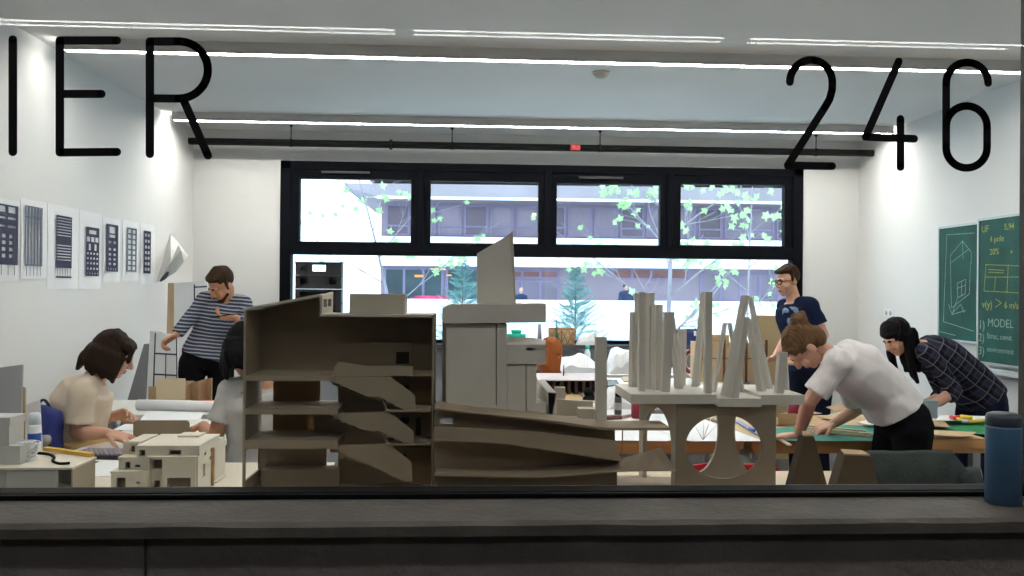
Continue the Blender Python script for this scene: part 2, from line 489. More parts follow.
o = obj('tag', MB().box(x-.05, x+.05, yp-.036, yp-.028, zp-.03, zp+.03), mat('red_tag', (.55,.05,.05), .6, .1), t); o['label'] = 'red warning tag'
c = PZ(601, 75, ZC-.02)
t = thing('smoke_detector', 'small round smoke detector on the ceiling', 'smoke detector', (c.x, c.y, ZC))
obj('body', MB().lathe((c.x, c.y, ZC), [(.055,0),(.055,-.02),(.04,-.04),(.02,-.045),(.001,-.045)]), mat('detector_grey', (.55,.54,.5), .5, .02), t)
obj('base', MB().lathe((c.x, c.y, ZC), [(.065,0),(.065,-.012),(.055,-.014),(.001,-.014)]), mat('detector_grey', (.55,.54,.5), .5, .02), t)

# ------------------------------------------------------------------ lettering on the glass
SW = 7.9/800*1.83/2
def stroke_letter(name, label, paths):
    Yg = 1.8070
    mb = MB()
    for path in paths:
        pts = [P(a, b, Yg) for a, b in path]
        for i in range(len(pts)-1):
            a, b = pts[i], pts[i+1]; d = (b-a).normalized(); nrm = V((-d.z, 0, d.x))*SW
            mb.prism([[a+nrm, a-nrm, b-nrm, b+nrm]], (0, -.0012, 0))
        for p in pts:
            mb.prism([[p+V((math.cos(k*math.pi/9)*SW, 0, math.sin(k*math.pi/9)*SW)) for k in range(18)]], (0, -.0012, 0))
    tag(obj(name, mb, m_black), label, 'letter', 'black lettering on the glass')
stroke_letter('letter', 'black letter I stuck on the glass at the far end', [[(13, 39.5), (13, 152)]])
stroke_letter('letter', 'black letter E stuck on the glass beside the I', [[(117, 40.5), (60, 40.5), (60, 152.5), (117, 152)], [(60, 94), (101.5, 94)]])
stroke_letter('letter', 'black letter R stuck on the glass beside the E', [[(150, 154)] + [(150, 41.5), (178, 41.5)] + arc(179, 70, 29, 28.6, -88, 90, 18) + [(150, 98.5)], [(184, 101), (208, 155.5)]])
stroke_letter('numeral', 'black numeral 2 stuck on the glass', [arc(811, 82, 21.2, 22, 180, 360, 18) + [(832, 90), (829.5, 99), (825, 107), (787.6, 165.5), (832, 166.2)]])
stroke_letter('numeral', 'black numeral 4 stuck on the glass', [[(898.6, 61.5), (865.5, 137), (914, 138.8)], [(900.3, 119), (900.3, 167)]])
stroke_letter('numeral', 'black numeral 6 stuck on the glass', [arc(967, 83, 21, 20.5, 0, -180, 16) + [(946, 147)] + arc(966.4, 147.5, 20.5, 20.5, 180, 0, 16) + arc(966.4, 126.5, 20.5, 20.5, 0, -180, 16)])

# ------------------------------------------------------------------ bottle on the sill
bc = V((P(1003, 500, 1.745).x, 1.745, SILL))
t = thing('flask', 'blue steel drinking flask standing on the concrete sill', 'bottle', bc)
m_bl = mat('blue_enamel', (.065,.145,.26), .38, .06, 12)
obj('body', MB().lathe(bc, [(.001,0),(.033,0),(.0365,.003),(.0365,.170),(.0362,.174)], 32), m_bl, t)
o = obj('lid', MB().lathe(bc, [(.0355,.174),(.0362,.175),(.0362,.193),(.033,.2),(.025,.203),(.001,.204)], 32), mat('slate_blue_lid', (.05,.065,.085), .35, .05), t); o['label'] = 'darker slate blue lid'

# ------------------------------------------------------------------ tables
def leg4(t, x0, x1, y0, y1, z, m, s=.022, inset=.05):
    for x in (x0+inset, x1-inset):
        for y in (y0+inset, y1-inset):
            obj('leg', MB().box(x-s, x+s, y-s, y+s, 0, z), m, t)
def table(name, label, x0, x1, y0, y1, z, mtop, medge, thick=.03, apron=.0, mleg=None):
    t = thing(name, label, 'table', ((x0+x1)/2, (y0+y1)/2, 0))
    o = obj('table_top', MB().box(x0, x1, y0, y1, z-thick, z), mtop, t, bevel=.002)
    if apron:
        mb = MB()
        mb.box(x0+.01, x1-.01, y0+.01, y0+.03, z-thick-apron, z-thick).box(x0+.01, x1-.01, y1-.03, y1-.01, z-thick-apron, z-thick)
        mb.box(x0+.01, x0+.03, y0+.03, y1-.03, z-thick-apron, z-thick).box(x1-.03, x1-.01, y0+.03, y1-.03, z-thick-apron, z-thick)
        obj('apron', mb, medge, t)
    if medge is not None and medge is not mtop:
        obj('edge_band', MB().box(x0-.004, x1+.004, y0-.006, y0, z-thick-.001, z-.001), medge, t)
    leg4(t, x0, x1, y0, y1, z-thick, mleg or m_steel)
    return t
TZ = .75
table('display_bench', 'low pale bench behind the glass carrying the big study models', P(243, 487, 2.12).x-.006, P(882, 487, 2.2).x, 1.93, 2.42, 1.0, wood('bench_top', (.60,.47,.30), (.68,.55,.37), 3), None, .03, mleg=m_steel)
table('work_table', 'cream topped table with the small house model', -2.88, -.62, 2.98, 3.72, TZ, mat('cream_top', (.72,.66,.55), .55, .03, 4), None, .03)
table('work_table', 'white table where the woman in the beige blouse works', -1.93, -1.28, 3.76, 4.95, TZ, m_white, m_twood, .03)
table('work_table', 'white table with cardboard boxes before the man in stripes', -2.55, -1.22, 5.12, 5.78, TZ, m_white, None, .03)
table('work_table', 'wooden table with orange edge behind the arched model', .15, 1.47, 4.25, 5.66, TZ, m_white, m_edge, .045, .03)
table('work_table', 'wooden table with green cutting mats', 1.53, 2.86, 4.28, 5.12, TZ, m_twood, m_edge, .05, .03)
table('work_table', 'large table covered in white sheets near the man with glasses', .98, 2.22, 5.85, 7.3, TZ, m_white, None, .03)
table('work_table', 'small table before the red haired person', .32, .95, 5.69, 6.62, TZ, m_twood, None, .03)
table('window_counter', 'long white counter below the window', .1, 3.0, 7.55, 8.3, TZ, m_white, None, .04)

# ------------------------------------------------------------------ section model with stairs
y0 = 2.12
t = thing('section_model', 'tall grey board sectional building model with zigzag stairs behind the glass', 'architectural model', (P(338, 487, y0).x, y0, 1.0))
D = .165   # depth of the model
def ex(pts, Y, d, m=m_card, name='panel', parent=None):
    pp = pxp(pts, Y)
    for p in pp: p.z = max(p.z, 1.0005)
    return obj(name, MB().prism([pp], (0, d, 0)), m, parent or t)
xl, xr = P(243, 400, y0).x, P(433, 400, y0).x
xm = P(320, 300, y0).x
def zz(px, py, Y=y0): return P(px, py, Y).z
T = .006
# left wall with openings, one per level
zb = 1.0
lv = [(zz(243, 486), zz(243, 449)), (zz(243,441), zz(243, 415)), (zz(243, 409), zz(243, 381))]
mb = MB()
ztop = zz(243, 311)
mb.prism([[(xl, y0, zb), (xl, y0+D, zb), (xl, y0+D, ztop), (xl, y0, ztop)], [(xl, y0+.010, lv[0][0]+.010), (xl, y0+.010, lv[0][1]-.006), (xl, y0+D-.012, lv[0][1]-.006), (xl, y0+D-.012, lv[0][0]+.010)]], (T, 0, 0))
obj('side_wall', mb, m_card, t)
# right wall
zr = zz(433, 315)
obj('side_wall', MB().box(xr-.003, xr, y0, y0+D, zb, zr), m_card, t)
# sloping hall roof, clerestory face and flat roof
zc0 = zz(320, 296.5)
obj('roof', MB().prism([[(xl-.002, y0-.002, ztop), (xm, y0-.002, zc0), (xm, y0-.002, zc0+.007), (xl-.002, y0-.002, ztop+.007)]], (0, D+.004, 0)), m_cardw, t)
zf = zr
cf = [(xm, y0, zf), (xm, y0+D, zf), (xm, y0+D, zc0+.012), (xm, y0, zc0+.003)]
def win(y_a, y_b, z_a, z_b): return [(xm, y_a, z_a), (xm, y_a, z_b), (xm, y_b, z_b), (xm, y_b, z_a)]
h = zc0-zf
obj('clerestory', MB().prism([cf, win(y0+.025, y0+.07, zf+h*.38, zf+h*.84), win(y0+.09, y0+.135, zf+h*.38, zf+h*.84)], (T, 0, 0)), m_cardw, t)
obj('flat_roof', MB().box(xm, xr, y0, y0+D, zf-.006, zf), m_cardw, t)
bx0, bx1 = P(350, 300, y0+.06).x, P(405, 300, y0+.06).x
obj('roof_box', MB().box(bx0, bx1, y0+.05, y0+.14, zf, zz(378, 294, y0+.05)), m_cardw, t, bevel=.001)
m_hole0 = mat('opening_shade_board', (.05,.04,.03), .85, .05)  # dark sheets behind the openings, painting in the shade inside them
# back wall of the hall, with the window beside the stairs
yb = y0+D-T
hb = [[(xl, yb, lv[2][1]), (xr, yb, lv[2][1]), (xr, yb, zf), (xm, yb, zf), (xm, yb, zc0), (xl, yb, ztop)]]
wn = pxp([(396, 364), (396, 352), (409, 352), (409, 364)], yb)
obj('back_wall', MB().prism(hb, (0, T, 0)), m_card, t)
obj('back_wall', MB().box(P(340, 450, yb).x, xr-T, yb, yb+T, 1.008, lv[2][1]), m_card, t)
# floors: thick slabs with an edge beam
for (ya, yb2, xe) in ((381, 376, 333), (414.5, 409, 338), (449, 440.5, 338)):
    obj('floor_slab', MB().box(xl+T, P(xe, 400, y0).x, y0, y0+D, zz(300, ya), zz(300, yb2)), m_card, t)
obj('gallery_floor', MB().box(P(333, 400, y0).x, xr-.003, y0+.03, y0+D-T, zz(380, 377.5), zz(380, 376)), m_card, t)
obj('base_plate', MB().box(xl-.003, xr+.003, y0-.003, y0+D+.004, 1.0, 1.0+.008), m_card, t)
# cores and screens between floors, set back
m_brd = mat('tan_board', (.46,.33,.19), .85, .06, 10)
ym = y0+D-.012
def core(px0, px1, z0, z1, m, Y=ym, d=.006): obj('screen', MB().box(P(px0, 400, Y).x, P(px1, 400, Y).x, Y, Y+d, z0, z1), m, t)
core(273, 320, lv[2][0], lv[2][1], m_brd)
core(273, 314, lv[1][0], lv[1][1], m_brd); core(314, 342, lv[1][0], lv[1][1], m_card, ym-.02)
core(259, 327, 1.008, lv[0][1], m_card); obj('podium', MB().box(P(262, 400, ym-.06).x, P(340, 400, ym-.06).x, ym-.06, ym, 1.008, zz(300, 470, ym-.06)), m_card, t)
# stair core back wall in three storeys with door openings
ys = y0+.125
def stair_wall(pts, holes): obj('stair_wall', MB().prism([pxp(pts, ys)]+[pxp(hh, ys) for hh in holes], (0, T, 0)), m_card, t)
for (ytop, ybot, holes) in ((376, 411, [[(400, 392), (400, 385.5), (409, 385.5), (409, 392)]]),
                            (412, 446, [[(400, 424), (400, 417.5), (409, 417.5), (409, 424)], [(415.5, 436), (415.5, 418), (421, 418), (421, 436)]]),
                            (447, 486.5, [[(399, 462), (399, 454), (406, 454), (406, 462)]])):
    holes = [[(a, min(b, ybot-.5)) for a, b in hh] for hh in holes]
    for hh in holes: obj('opening_shade', MB().box(P(hh[0][0]-1, 400, ys).x, P(hh[2][0]+1, 400, ys).x, ys+T+.001, ys+T+.004, zz(400, hh[0][1]+1, ys), zz(400, hh[1][1]-1, ys)), m_hole0, t)
    stair_wall([(338, ybot), (338, ytop), (432, ytop), (432, ybot)], holes)
    obj('stair_wall', MB().box(P(412, 400, ys).x, P(431, 400, ys).x, ys-.004, ys, max(1.008, zz(420, ybot, ys)), zz(420, ytop, ys)) if not (ytop == 412) else
        MB().box(P(422, 400, ys).x, P(431, 400, ys).x, ys-.004, ys, zz(420, ybot, ys), zz(420, ytop, ys)), m_brd, t)
# gallery parapet and the three flights in front of it
obj('gallery_wall', MB().prism([pxp([(370, 376), (370, 342.5), (412, 342.5), (412, 376)], yb-.012)]+[pxp([(396, 364), (396, 352), (409, 352), (409, 364)], yb-.012)], (0, .008, 0)), m_card, t)
obj('opening_shade', MB().box(P(394, 360, yb).x, P(411, 360, yb).x, yb-.003, yb-.001, zz(400, 366, yb), zz(400, 350, yb)), m_hole0, t)
ex([(331, 376), (338, 361.5), (366, 366), (413, 366), (413, 376)], y0+.02, T, m_card, 'parapet')
F1 = [(331, 376.5), (390, 376.5), (415, 395.5), (415, 411), (405, 410.5), (380, 397), (366, 396.5), (331, 380.5)]
F2 = [(330, 413.5), (388, 411.5), (413.5, 431), (413.5, 444), (405, 443.5), (380, 431.5), (363, 430), (330, 415.5)]
F3 = [(330, 445.5), (390, 444), (412, 463), (412, 481.5), (403, 481), (372, 466), (330, 449)]
for FL, (la, lb, ly) in ((F1, (385, 432.5, 411)), (F2, (386, 432.5, 444.5)), (F3, None or (0, 0, 0))):
    f = ex(FL, y0+.012, T, m_card, 'stair_flight')
    # sloping stair with steps behind the string
    a, b = P(FL[0][0], FL[0][1]+2, y0+.02), P(FL[3][0]-2, FL[3][1]-2, y0+.02)
    mbs = MB(); n = 9
    for i in range(n):
        x0 = a.x+(b.x-a.x)*i/n; x1 = a.x+(b.x-a.x)*(i+1)/n; z = a.z+(b.z-a.z)*(i+.5)/n
        mbs.box(x0, x1, y0+.018, y0+.075, z-.008, z)
    obj('steps', mbs, m_card, f)
    if lb:
        ex([(FL[0][0], FL[7][1]+2.2), (FL[6][0]+1, FL[6][1]+2.0), (FL[6][0]+1, FL[6][1]+3.2), (FL[0][0], FL[7][1]+3.6)], y0+.03, .05, m_card, 'soffit')
        xa, xb, z = P(la, ly, y0).x, P(lb, ly, y0).x, zz(400, ly)
        obj('landing', MB().box(xa, xb-T, y0+.004, y0+.11, z-.003, z+.002), m_card, t)
        ex([(381, ly-13.5), (382.2, ly-14), (388.5, ly), (386.5, ly)], y0+.02, .05, m_card, 'bracket')

# ------------------------------------------------------------------ ramp model
y1 = 2.04
t = thing('ramp_model', 'low brown board model of long curved ramps between the stair model and the arched model', 'architectural model', (P(540, 487, y1).x, y1, 1.0))
def seg(pts, n=4):
    out = []
    for i in range(len(pts)):
        p0, p1, p2, p3 = pts[max(i-1,0)], pts[i], pts[min(i+1,len(pts)-1)], pts[min(i+2,len(pts)-1)]
        if i == len(pts)-1: out.append(p1); break
        for k in range(n):
            u = k/n
            out.append(tuple(.5*((2*b)+(-a+c)*u+(2*a-5*b+4*c-d)*u*u+(-a+3*b-3*c+d)*u**3) for a, b, c, d in zip(p0, p1, p2, p3)))
    return out
def band(top, bot, Y, d, m, name, parent=None):
    tp, bt = seg(top), seg(bot)
    pts = pxp(tp, Y)+pxp(list(reversed(bt)), Y)
    for p in pts: p.z = max(p.z, 1.0)
    return obj(name, MB().prism([pts], (0, d, 0)), m, parent or t)
m_rmp = mat('tan_model_board', (.40,.32,.235), .8, .05, 9, .05)
# top deck
band([(434, 407.5), (494, 414.5), (541, 419), (575, 423.5), (607, 427.5), (670, 427.5)], [(434, 409.5), (494, 416), (541, 421), (575, 426), (607, 430), (670, 430.5)], y1, .11, m_rmp, 'upper_deck')
band([(434.5, 412), (500, 418), (560, 424), (608, 428.5)], [(434.5, 415), (500, 421), (560, 427), (608, 431)], y1+.10, .20, m_rmp, 'terrace')
# recessed wall under the deck, with the square hole
top = [(435, 409), (494, 416), (541, 421), (575, 426), (615, 430)]
bot = [(435, 430), (494, 434), (541, 437), (575, 440), (615, 444)]
o = [pxp(seg(top), y1+.05)+pxp(list(reversed(seg(bot))), y1+.05), pxp([(440, 425.5), (440, 418.3), (452.5, 418.3), (452.5, 425.5)], y1+.05)]
obj('recess_wall', MB().prism(o, (0, T, 0)), m_rmp, t)
band([(434, 427), (494, 430), (541, 433), (575, 437), (614, 441.5), (617, 450), (622, 459)], [(434, 441), (494, 443), (541, 449), (575, 454), (600, 458), (612, 459.5), (622, 460)], y1+.005, .012, m_rmp, 'ramp_parapet')
band([(434, 440), (494, 442), (541, 447), (615, 457)], [(434, 468), (485, 468), (530, 466), (618, 462)], y1+.09, T, m_rmp, 'inner_wall')
# descending ramp plate behind the parapet, ascending lower ramp as a twisted plate
def strip_plate(front, back, m, name, th=.004):
    f, b = front, back; n = len(f); mb = MB()
    vs = f+b+[p-V((0,0,th)) for p in f]+[p-V((0,0,th)) for p in b]; fs = []
    for i in range(n-1):
        fs += [(i, i+1, n+i+1, n+i), (2*n+i, 3*n+i, 3*n+i+1, 2*n+i+1), (i, 2*n+i, 2*n+i+1, i+1), (n+i, n+i+1, 3*n+i+1, 3*n+i)]
    fs += [(0, n, 3*n, 2*n), (n-1, 3*n-1, 4*n-1, 2*n-1)]
    obj(name, mb.add(vs, fs), m, t)
fr = pxp(seg([(434, 474.5), (485, 475.5), (540, 476), (575, 474), (620, 470.5), (676, 469.5)]), y1)
bk = pxp(seg([(437, 466), (485, 467), (540, 465.5), (575, 463), (620, 458.5), (661, 447)]), y1+.10)
strip_plate(fr, bk, m_rmp, 'lower_ramp')
fr = pxp(seg([(434, 440.5), (494, 443), (541, 449), (620, 460)]), y1+.017)
bk = pxp(seg([(434, 438), (494, 440), (541, 446), (620, 457)]), y1+.09)
strip_plate(fr, bk, m_rmp, 'descending_ramp')
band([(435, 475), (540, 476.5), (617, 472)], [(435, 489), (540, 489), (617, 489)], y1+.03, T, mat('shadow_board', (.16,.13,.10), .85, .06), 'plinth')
obj('base_plate', MB().box(P(434, 480, y1).x, P(666, 480, y1+.1).x, y1+.04, y1+.30, 1.0, 1.006), m_rmp, t)
a = P(622.5, 430, y1+.06); obj('rod', MB().tube([a, (a.x, a.y, P(622, 459, y1+.06).z)], .0016, 8), m_brown, t)
xA, xB = P(436, 430, y1+.26).x, P(606, 430, y1+.26).x
obj('back_wall', MB().box(xA, xB, y1+.28, y1+.29, 1.006, P(500, 420, y1+.28).z-.012), m_rmp, t)

# ------------------------------------------------------------------ tower model on the ramp model's terrace
t = thing('tower_model', 'pale grey tower model with a slanted fin on top', 'architectural model', (P(500, 415, 2.17).x, 2.17, P(500, 419, 2.17).z))
Y = 2.15
o = ex([(477, 253.5), (510, 234), (513, 230.2), (516, 304), (477, 304)], Y+.07, .05, m_col, 'fin')
fin = o
ex([(509.5, 234.2), (513, 230.2), (516, 304), (515, 304)], Y+.066, .004, m_cardw, 'fin_edge', fin)
ex([(443, 307.5), (450, 304.5), (546, 303.8), (546, 322.5), (446, 323.5), (443, 322)], Y-.012, .14, m_col, 'cap_slab')
ex([(446, 324), (495.8, 324), (495.8, 409), (446, 402)], Y, .13, m_col, 'tower_block')
ex([(442.2, 308), (446.2, 306), (446.2, 402.5), (442.2, 402)], Y+.06, .1, m_cardw, 'rear_panel')
ex([(496.7, 324), (507, 324), (507, 412), (496.7, 409.5)], Y, .13, m_col, 'tower_block')
ex([(507, 345.4), (546, 345.4), (546, 364), (507, 364)], Y-.006, .12, m_col, 'side_block')
a = pxp([(507, 344.5), (546, 344.5)], Y-.006)
b = pxp([(507, 336.8), (533, 337.6), (546, 340.5)], Y+.10)
mb = MB().add([a[0], a[1], b[2], b[1], b[0]]+[p-V((0,0,.016)) for p in (a[0], a[1], b[2], b[1], b[0])], [(0,1,2,3,4), (9,8,7,6,5), (0,5,6,1), (1,6,7,2), (2,7,8,3), (3,8,9,4), (4,9,5,0)])
obj('sloped_top', mb, m_col, t)
ex([(507.3, 364.6), (525.6, 364.6), (525.6, 413), (507.3, 412)], Y, .10, m_col, 'side_block')
ex([(526.6, 364.6), (536.5, 364.6), (536.5, 404), (546, 404), (546, 416), (526.6, 413.5)], Y, .10, m_col, 'side_block')
# low courtyard walls
wl = pxp([(536.5, 379), (556, 391.5), (556, 416), (536.5, 408)], Y+.10)
f = pxp([(548.2, 392.5), (557, 392.5), (557, 416), (548.2, 416)], Y+.005)
obj('courtyard_wall', MB().frustum([f[0], f[3], f[2], f[1]], [V((p.x, p.y+.012, p.z)) for p in (f[0], f[3], f[2], f[1])]), m_col, t)
q0, q1 = P(536.5, 379.5, Y+.12), P(548.2, 392.5, Y+.005)
mb = MB()
zlow = P(548, 415.5, Y).z
mb.frustum([(q0.x, q0.y, zlow), (q0.x+.012, q0.y, zlow), (q1.x+.012, q1.y, zlow), (q1.x, q1.y, zlow)], [(q0.x, q0.y, q0.z), (q0.x+.022, q0.y, q0.z), (q1.x+.022, q1.y, q1.z), (q1.x, q1.y, q1.z)])
obj('courtyard_wall', mb, m_col, t)
ex([(555, 387.5), (565.3, 387.5), (565.3, 414), (555, 414)], Y+.12, .02, m_cardw, 'post')
ex([(557, 399.5), (593, 401.5), (593, 416), (557, 416)], Y+.09, .02, m_cardw, 'courtyard_wall')
ex([(579, 409), (596.5, 409), (596.5, 419), (579, 419)], Y+.02, .04, m_cardw, 'low_block')
ex([(596, 337), (607, 337), (607, 422.5), (596, 421)], Y-.01, .022, m_col, 'column')

# ------------------------------------------------------------------ column forest model on an arched base
y2 = 2.13
t = thing('column_model', 'grey board model with leaning columns on an arched base', 'architectural model', (P(715, 487, y2).x, y2, 1.0))
yb2 = y2+.235
za, zb_ = P(670, 394.5, y2).z, P(670, 404, y2).z
def zs(px, py, Y=None): return P(px, py, Y or y2).z
xs = [P(631, 400, y2).x, P(716.7, 400, y2).x, P(760, 400, y2).x, P(804, 400, y2).x]
obj('deck', MB().box(xs[0], xs[1], y2, yb2, zb_, za), m_col, t, bevel=.0008)
obj('deck', MB().box(xs[1], xs[2], y2-.012, yb2, zb_-.006, za-.009), m_col, t, bevel=.0008)
obj('deck', MB().box(xs[2], xs[3], y2-.006, yb2, zb_-.001, za), m_col, t, bevel=.0008)
def column(tp, bt, w0, w1, Yb, lean=0, turn=0):
    """tp/bt: pixel centres of top and foot; w0, w1 their widths; Yb depth of the foot, lean = depth shift of the top"""
    b = P(bt[0], bt[1], Yb); a = P(tp[0], tp[1], Yb+lean)
    hb, ha = w1/2*Yb/F, w0/2*(Yb+lean)/F
    b.z = za if not (xs[1] < b.x < xs[2]) else za-.009
    ct, st = math.cos(rad(turn)), math.sin(rad(turn)); k_ = (1.22 if turn else 1.0)/(abs(ct)+abs(st))
    q = lambda c, h: [c+V((x*ct-y*st, x*st+y*ct, 0))*h*k_ for x, y in ((-1,-1), (1,-1), (1,1), (-1,1))]
    obj('column', MB().frustum(q(b, hb), q(a, ha)), m_col, t, bevel=.0006)
def foot(px, py):  # depth on the deck for a foot seen at this pixel
    d = ray(px, py); k = (za-CAM.z)/d.z
    return min(max(d.y*k, y2+.012), yb2-.015)
for (tp, bt, w0, w1) in (((632.3,312),(632,388),4.5,6), ((637.5,293),(636.8,388),5,6.2), ((641.9,292),(641.6,392),6.3,6.3), ((649.6,293),(649.2,389.5),8.4,8.4),
                         ((656.8,304.6),(656.7,390.5),9.4,10), ((669,312),(665,392.5),9.5,8.4), ((672,318),(678.8,389.5),5,7.5), ((682,329.6),(681,386),8,8),
                         ((703.5,292),(695.5,387.5),5,7.5), ((708,292),(707.7,394),7.2,6.8), ((725,323),(713.3,390),4,4.6), ((729.5,323),(742.2,390),4,5),
                         ((745.3,295.6),(725,393),7,8), ((750,297),(768.5,389.5),4.5,8), ((744.3,317),(732.2,397),9,10.5), ((748,319),(761.3,392),5,8.3),
                         ((782.3,352),(779,394),8.3,8), ((785.5,353),(787.3,391),3,4)):
    Yb = foot(bt[0], bt[1]-1.0)
    column(tp, bt, w0, w1, Yb, 0, {641.9: 0, 669: 0, 708: 0, 782.3: 0, 744.3: 30, 703.5: 50, 649.6: 35, 656.8: 25}.get(tp[0], 40))
# arched base: front plate, rear plate with two arches, side plate
zt_ = zb_-.0005
m_arch = mat('arch_board_shaded', (.27,.225,.17), .8, .05, 9, .05)  # front plate: same board, darkened to paint in its shade
def plate_holes(px0, px1, Y, holes, m, name, d=.012, zlow=1.0):
    x0, x1 = P(px0, 440, Y).x, P(px1, 440, Y).x
    obj(name, MB().prism([[(x0, Y, zlow), (x1, Y, zlow), (x1, Y, zt_-.004), (x0, Y, zt_-.004)]]+[pxp(hh, Y) for hh in holes], (0, d, 0)), m, t)
def ellipse(cx, cy, rx, ry, n=40, pw=2.0): return [(cx+rx*math.copysign(abs(math.cos(2*math.pi*k/n))**(2/pw), math.cos(2*math.pi*k/n)), cy+ry*math.copysign(abs(math.sin(2*math.pi*k/n))**(2/pw), math.sin(2*math.pi*k/n))) for k in range(n)]
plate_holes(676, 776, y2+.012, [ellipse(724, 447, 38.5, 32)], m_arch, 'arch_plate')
el = lambda cx, cy, rx, ry, ys_, sg: [(cx+sg*rx*math.sqrt(max(0, 1-((q-cy)/ry)**2)), q) for q in ys_]
prl = el(694, 430, 24.5, 44, [406+4*k for k in range(17)]+[473.5], 1)
prr = el(763, 430, 28, 49, [478.5]+[474-4*k for k in range(18)], -1)
pier = pxp([(684, 474), (684, 489)], y2+.15)+pxp([(766, 489), (766, 479)], y2+.15)+pxp(prr, y2+.15)+pxp(prl, y2+.15)
for p in pier[1:3]: p.z = 1.0
obj('flared_pier', MB().prism([pier], (0, .012, 0)), m_cardw, t)
# side plate: runs from the front corner back to the left, with a pointed arch
A = V((P(676, 440, y2+.014).x, y2+.014, 0)); B = V((P(639, 440, y2+.215).x, y2+.215, 0))
dirn = (B-A); nrm = V((dirn.y, -dirn.x, 0)).normalized()*-.013
L = dirn.length
def sp(u, z): q = A+dirn*u; return V((q.x, q.y, z))
ztop_, z0_ = zt_-.004, 1.0
h = ztop_-z0_
hole = [sp(.88, z0_+.001)]+[sp(.5+.38*math.cos(rad(a)), z0_+h*(.50+.41*math.sin(rad(a)))) for a in range(0, 181, 10)]+[sp(.12, z0_+.001)]
obj('arch_plate', MB().prism([[sp(0, z0_), sp(0, ztop_), sp(1, ztop_), sp(1, z0_)], hole], -nrm), m_cardw, t)  # paler board here paints in the light from the left
obj('base_plate', MB().box(P(676, 480, y2).x-.05, P(776, 480, y2).x, y2+.03, y2+.2, 1.0, 1.004), m_card, t)

# tapered cardboard pieces beside it
m_kraft_shade = mat('kraft_in_shade', (.085,.06,.035), .85, .06, 9)  # kraft darkened to put the shade into faces and sides
def taper(name, label, pts, Y, d):
    pp = pxp(pts, Y)
    for p in pp[-2:]: p.z = 1.0
    tt = thing(name, label, 'cardboard model', (pp[0].x, Y, 1.0))
    obj('face', MB().prism([pp], (0, .006, 0)), m_kraft_shade, tt)
    obj('face', MB().prism([[p+V((0, d-.006, 0)) for p in pp]], (0, .006, 0)), m_kraft_shade, tt)
    a, b = pp[0]+V((0, .006, 0)), pp[1]+V((0, .006, 0))
    a2, b2 = pp[0]+V((.006, d-.006, .006)), pp[1]+V((-.006, d-.006, .006))
    obj('top', MB().frustum([a, b, b2, a2], [p+V((0,0,.004)) for p in (a, b, b2, a2)]), m_kraft, tt)
    for s, (p, q) in ((1, (pp[0], pp[3])), (-1, (pp[1], pp[2]))):
        u = V((.005*s, 0, 0))
        obj('side', MB().frustum([q+V((0,.006,0)), q+u+V((0,.006,0)), p+u+V((0,.006,0)), p+V((0,.006,0))],
                                 [q+V((0,d-.006,0)), q+u+V((0,d-.006,0)), p+u+V((0,d-.006,0)), p+V((0,d-.006,0))]), m_kraft_shade, tt)
taper('cardboard_tower', 'tall tapered cardboard piece beside the arched model', [(804, 436.5), (814, 436.5), (829, 487), (789, 487)], 2.16, .035)
taper('cardboard_tower', 'shorter wide tapered cardboard piece near the grey chair', [(845, 455.5), (871, 456.5), (880, 487), (834, 487)], 2.16, .045)

# ------------------------------------------------------------------ small house model on the cream table
Y = 3.13
t = thing('house_model', 'small white stepped house model with roof terraces and windows', 'architectural model', (P(160, 487, Y).x, Y, TZ))
def zh(px, py, Y=Y): return P(px, py, Y).z
m_hou = mat('cream_board', (.66,.61,.51), .75, .03, 9, .04)
m_hole = mat('recess_shade_board', (.16,.13,.09), .85, .05)  # dark boards behind the windows stand in for shade in the hollow rooms
def facade(outline, holes, Y, name='facade', m=m_hou, d=.008):
    pp = pxp(outline, Y)
    for p, o_ in zip(pp, outline): p.z = TZ if o_[1] >= 486 else max(p.z, TZ)
    hl = []
    for (a, b, c, e) in holes:
        q = pxp([(a, e), (a, c), (b, c), (b, e)], Y)
        for p, k_ in zip(q, (1, 0, 0, 1)): p.z = TZ+.002 if k_ and e > 486 else p.z
        hl.append(q)
    o = obj(name, MB().prism([pp]+hl, (0, d, 0)), m, t)
    if hl:
        for q in hl: obj('recess_shade', MB().box(q[0].x-.004, q[2].x+.004, Y+.03, Y+.033, q[0].z-.004, q[1].z+.004), m_hole, o)
def vol(px0, px1, pyt, Y, d, name='volume', roof=True, zbot=None):
    """hollow storey: side and rear walls and a roof slab behind its facade"""
    x0, x1 = P(px0, 450, Y).x, P(px1, 450, Y).x; z1 = zh((px0+px1)/2, pyt, Y); z0 = zbot or TZ
    mb = MB().box(x0, x0+.006, Y+.008, Y+d, z0, z1-.006).box(x1-.006, x1, Y+.008, Y+d, z0, z1-.006).box(x0+.006, x1-.006, Y+d-.006, Y+d, z0, z1-.006)
    obj(name, mb, m_hou, t)
    if roof: obj('roof', MB().box(x0-.002, x1+.002, Y-.002, Y+d+.002, z1-.006, z1), m_hou, t)
facade([(111, 487), (111, 472), (147, 472), (147, 487)], [(116.7, 125.5, 477.6, 489), (136.5, 140, 481.5, 484)], Y); vol(111, 147, 471.3, Y, .20)
Y2 = Y+.03
facade([(118.5, 472), (118.5, 457.5), (147.2, 457.5), (147.2, 472)], [(125.3, 130.2, 462, 469.2), (135, 140.3, 465, 467.5)], Y2); vol(118.5, 147.2, 457, Y2, .18, zbot=zh(130, 471.3))
facade([(147, 487), (147, 457.5), (163, 457.5), (163, 487)], [(149.5, 162, 459.8, 468.5), (154, 160, 480.5, 489)], Y+.035)
facade([(162.5, 487), (162.5, 457), (195.5, 457), (195.5, 487)], [(167, 190.6, 477.8, 489)], Y); vol(147, 195.5, 456.6, Y+.0, .24)
Y3 = Y+.02
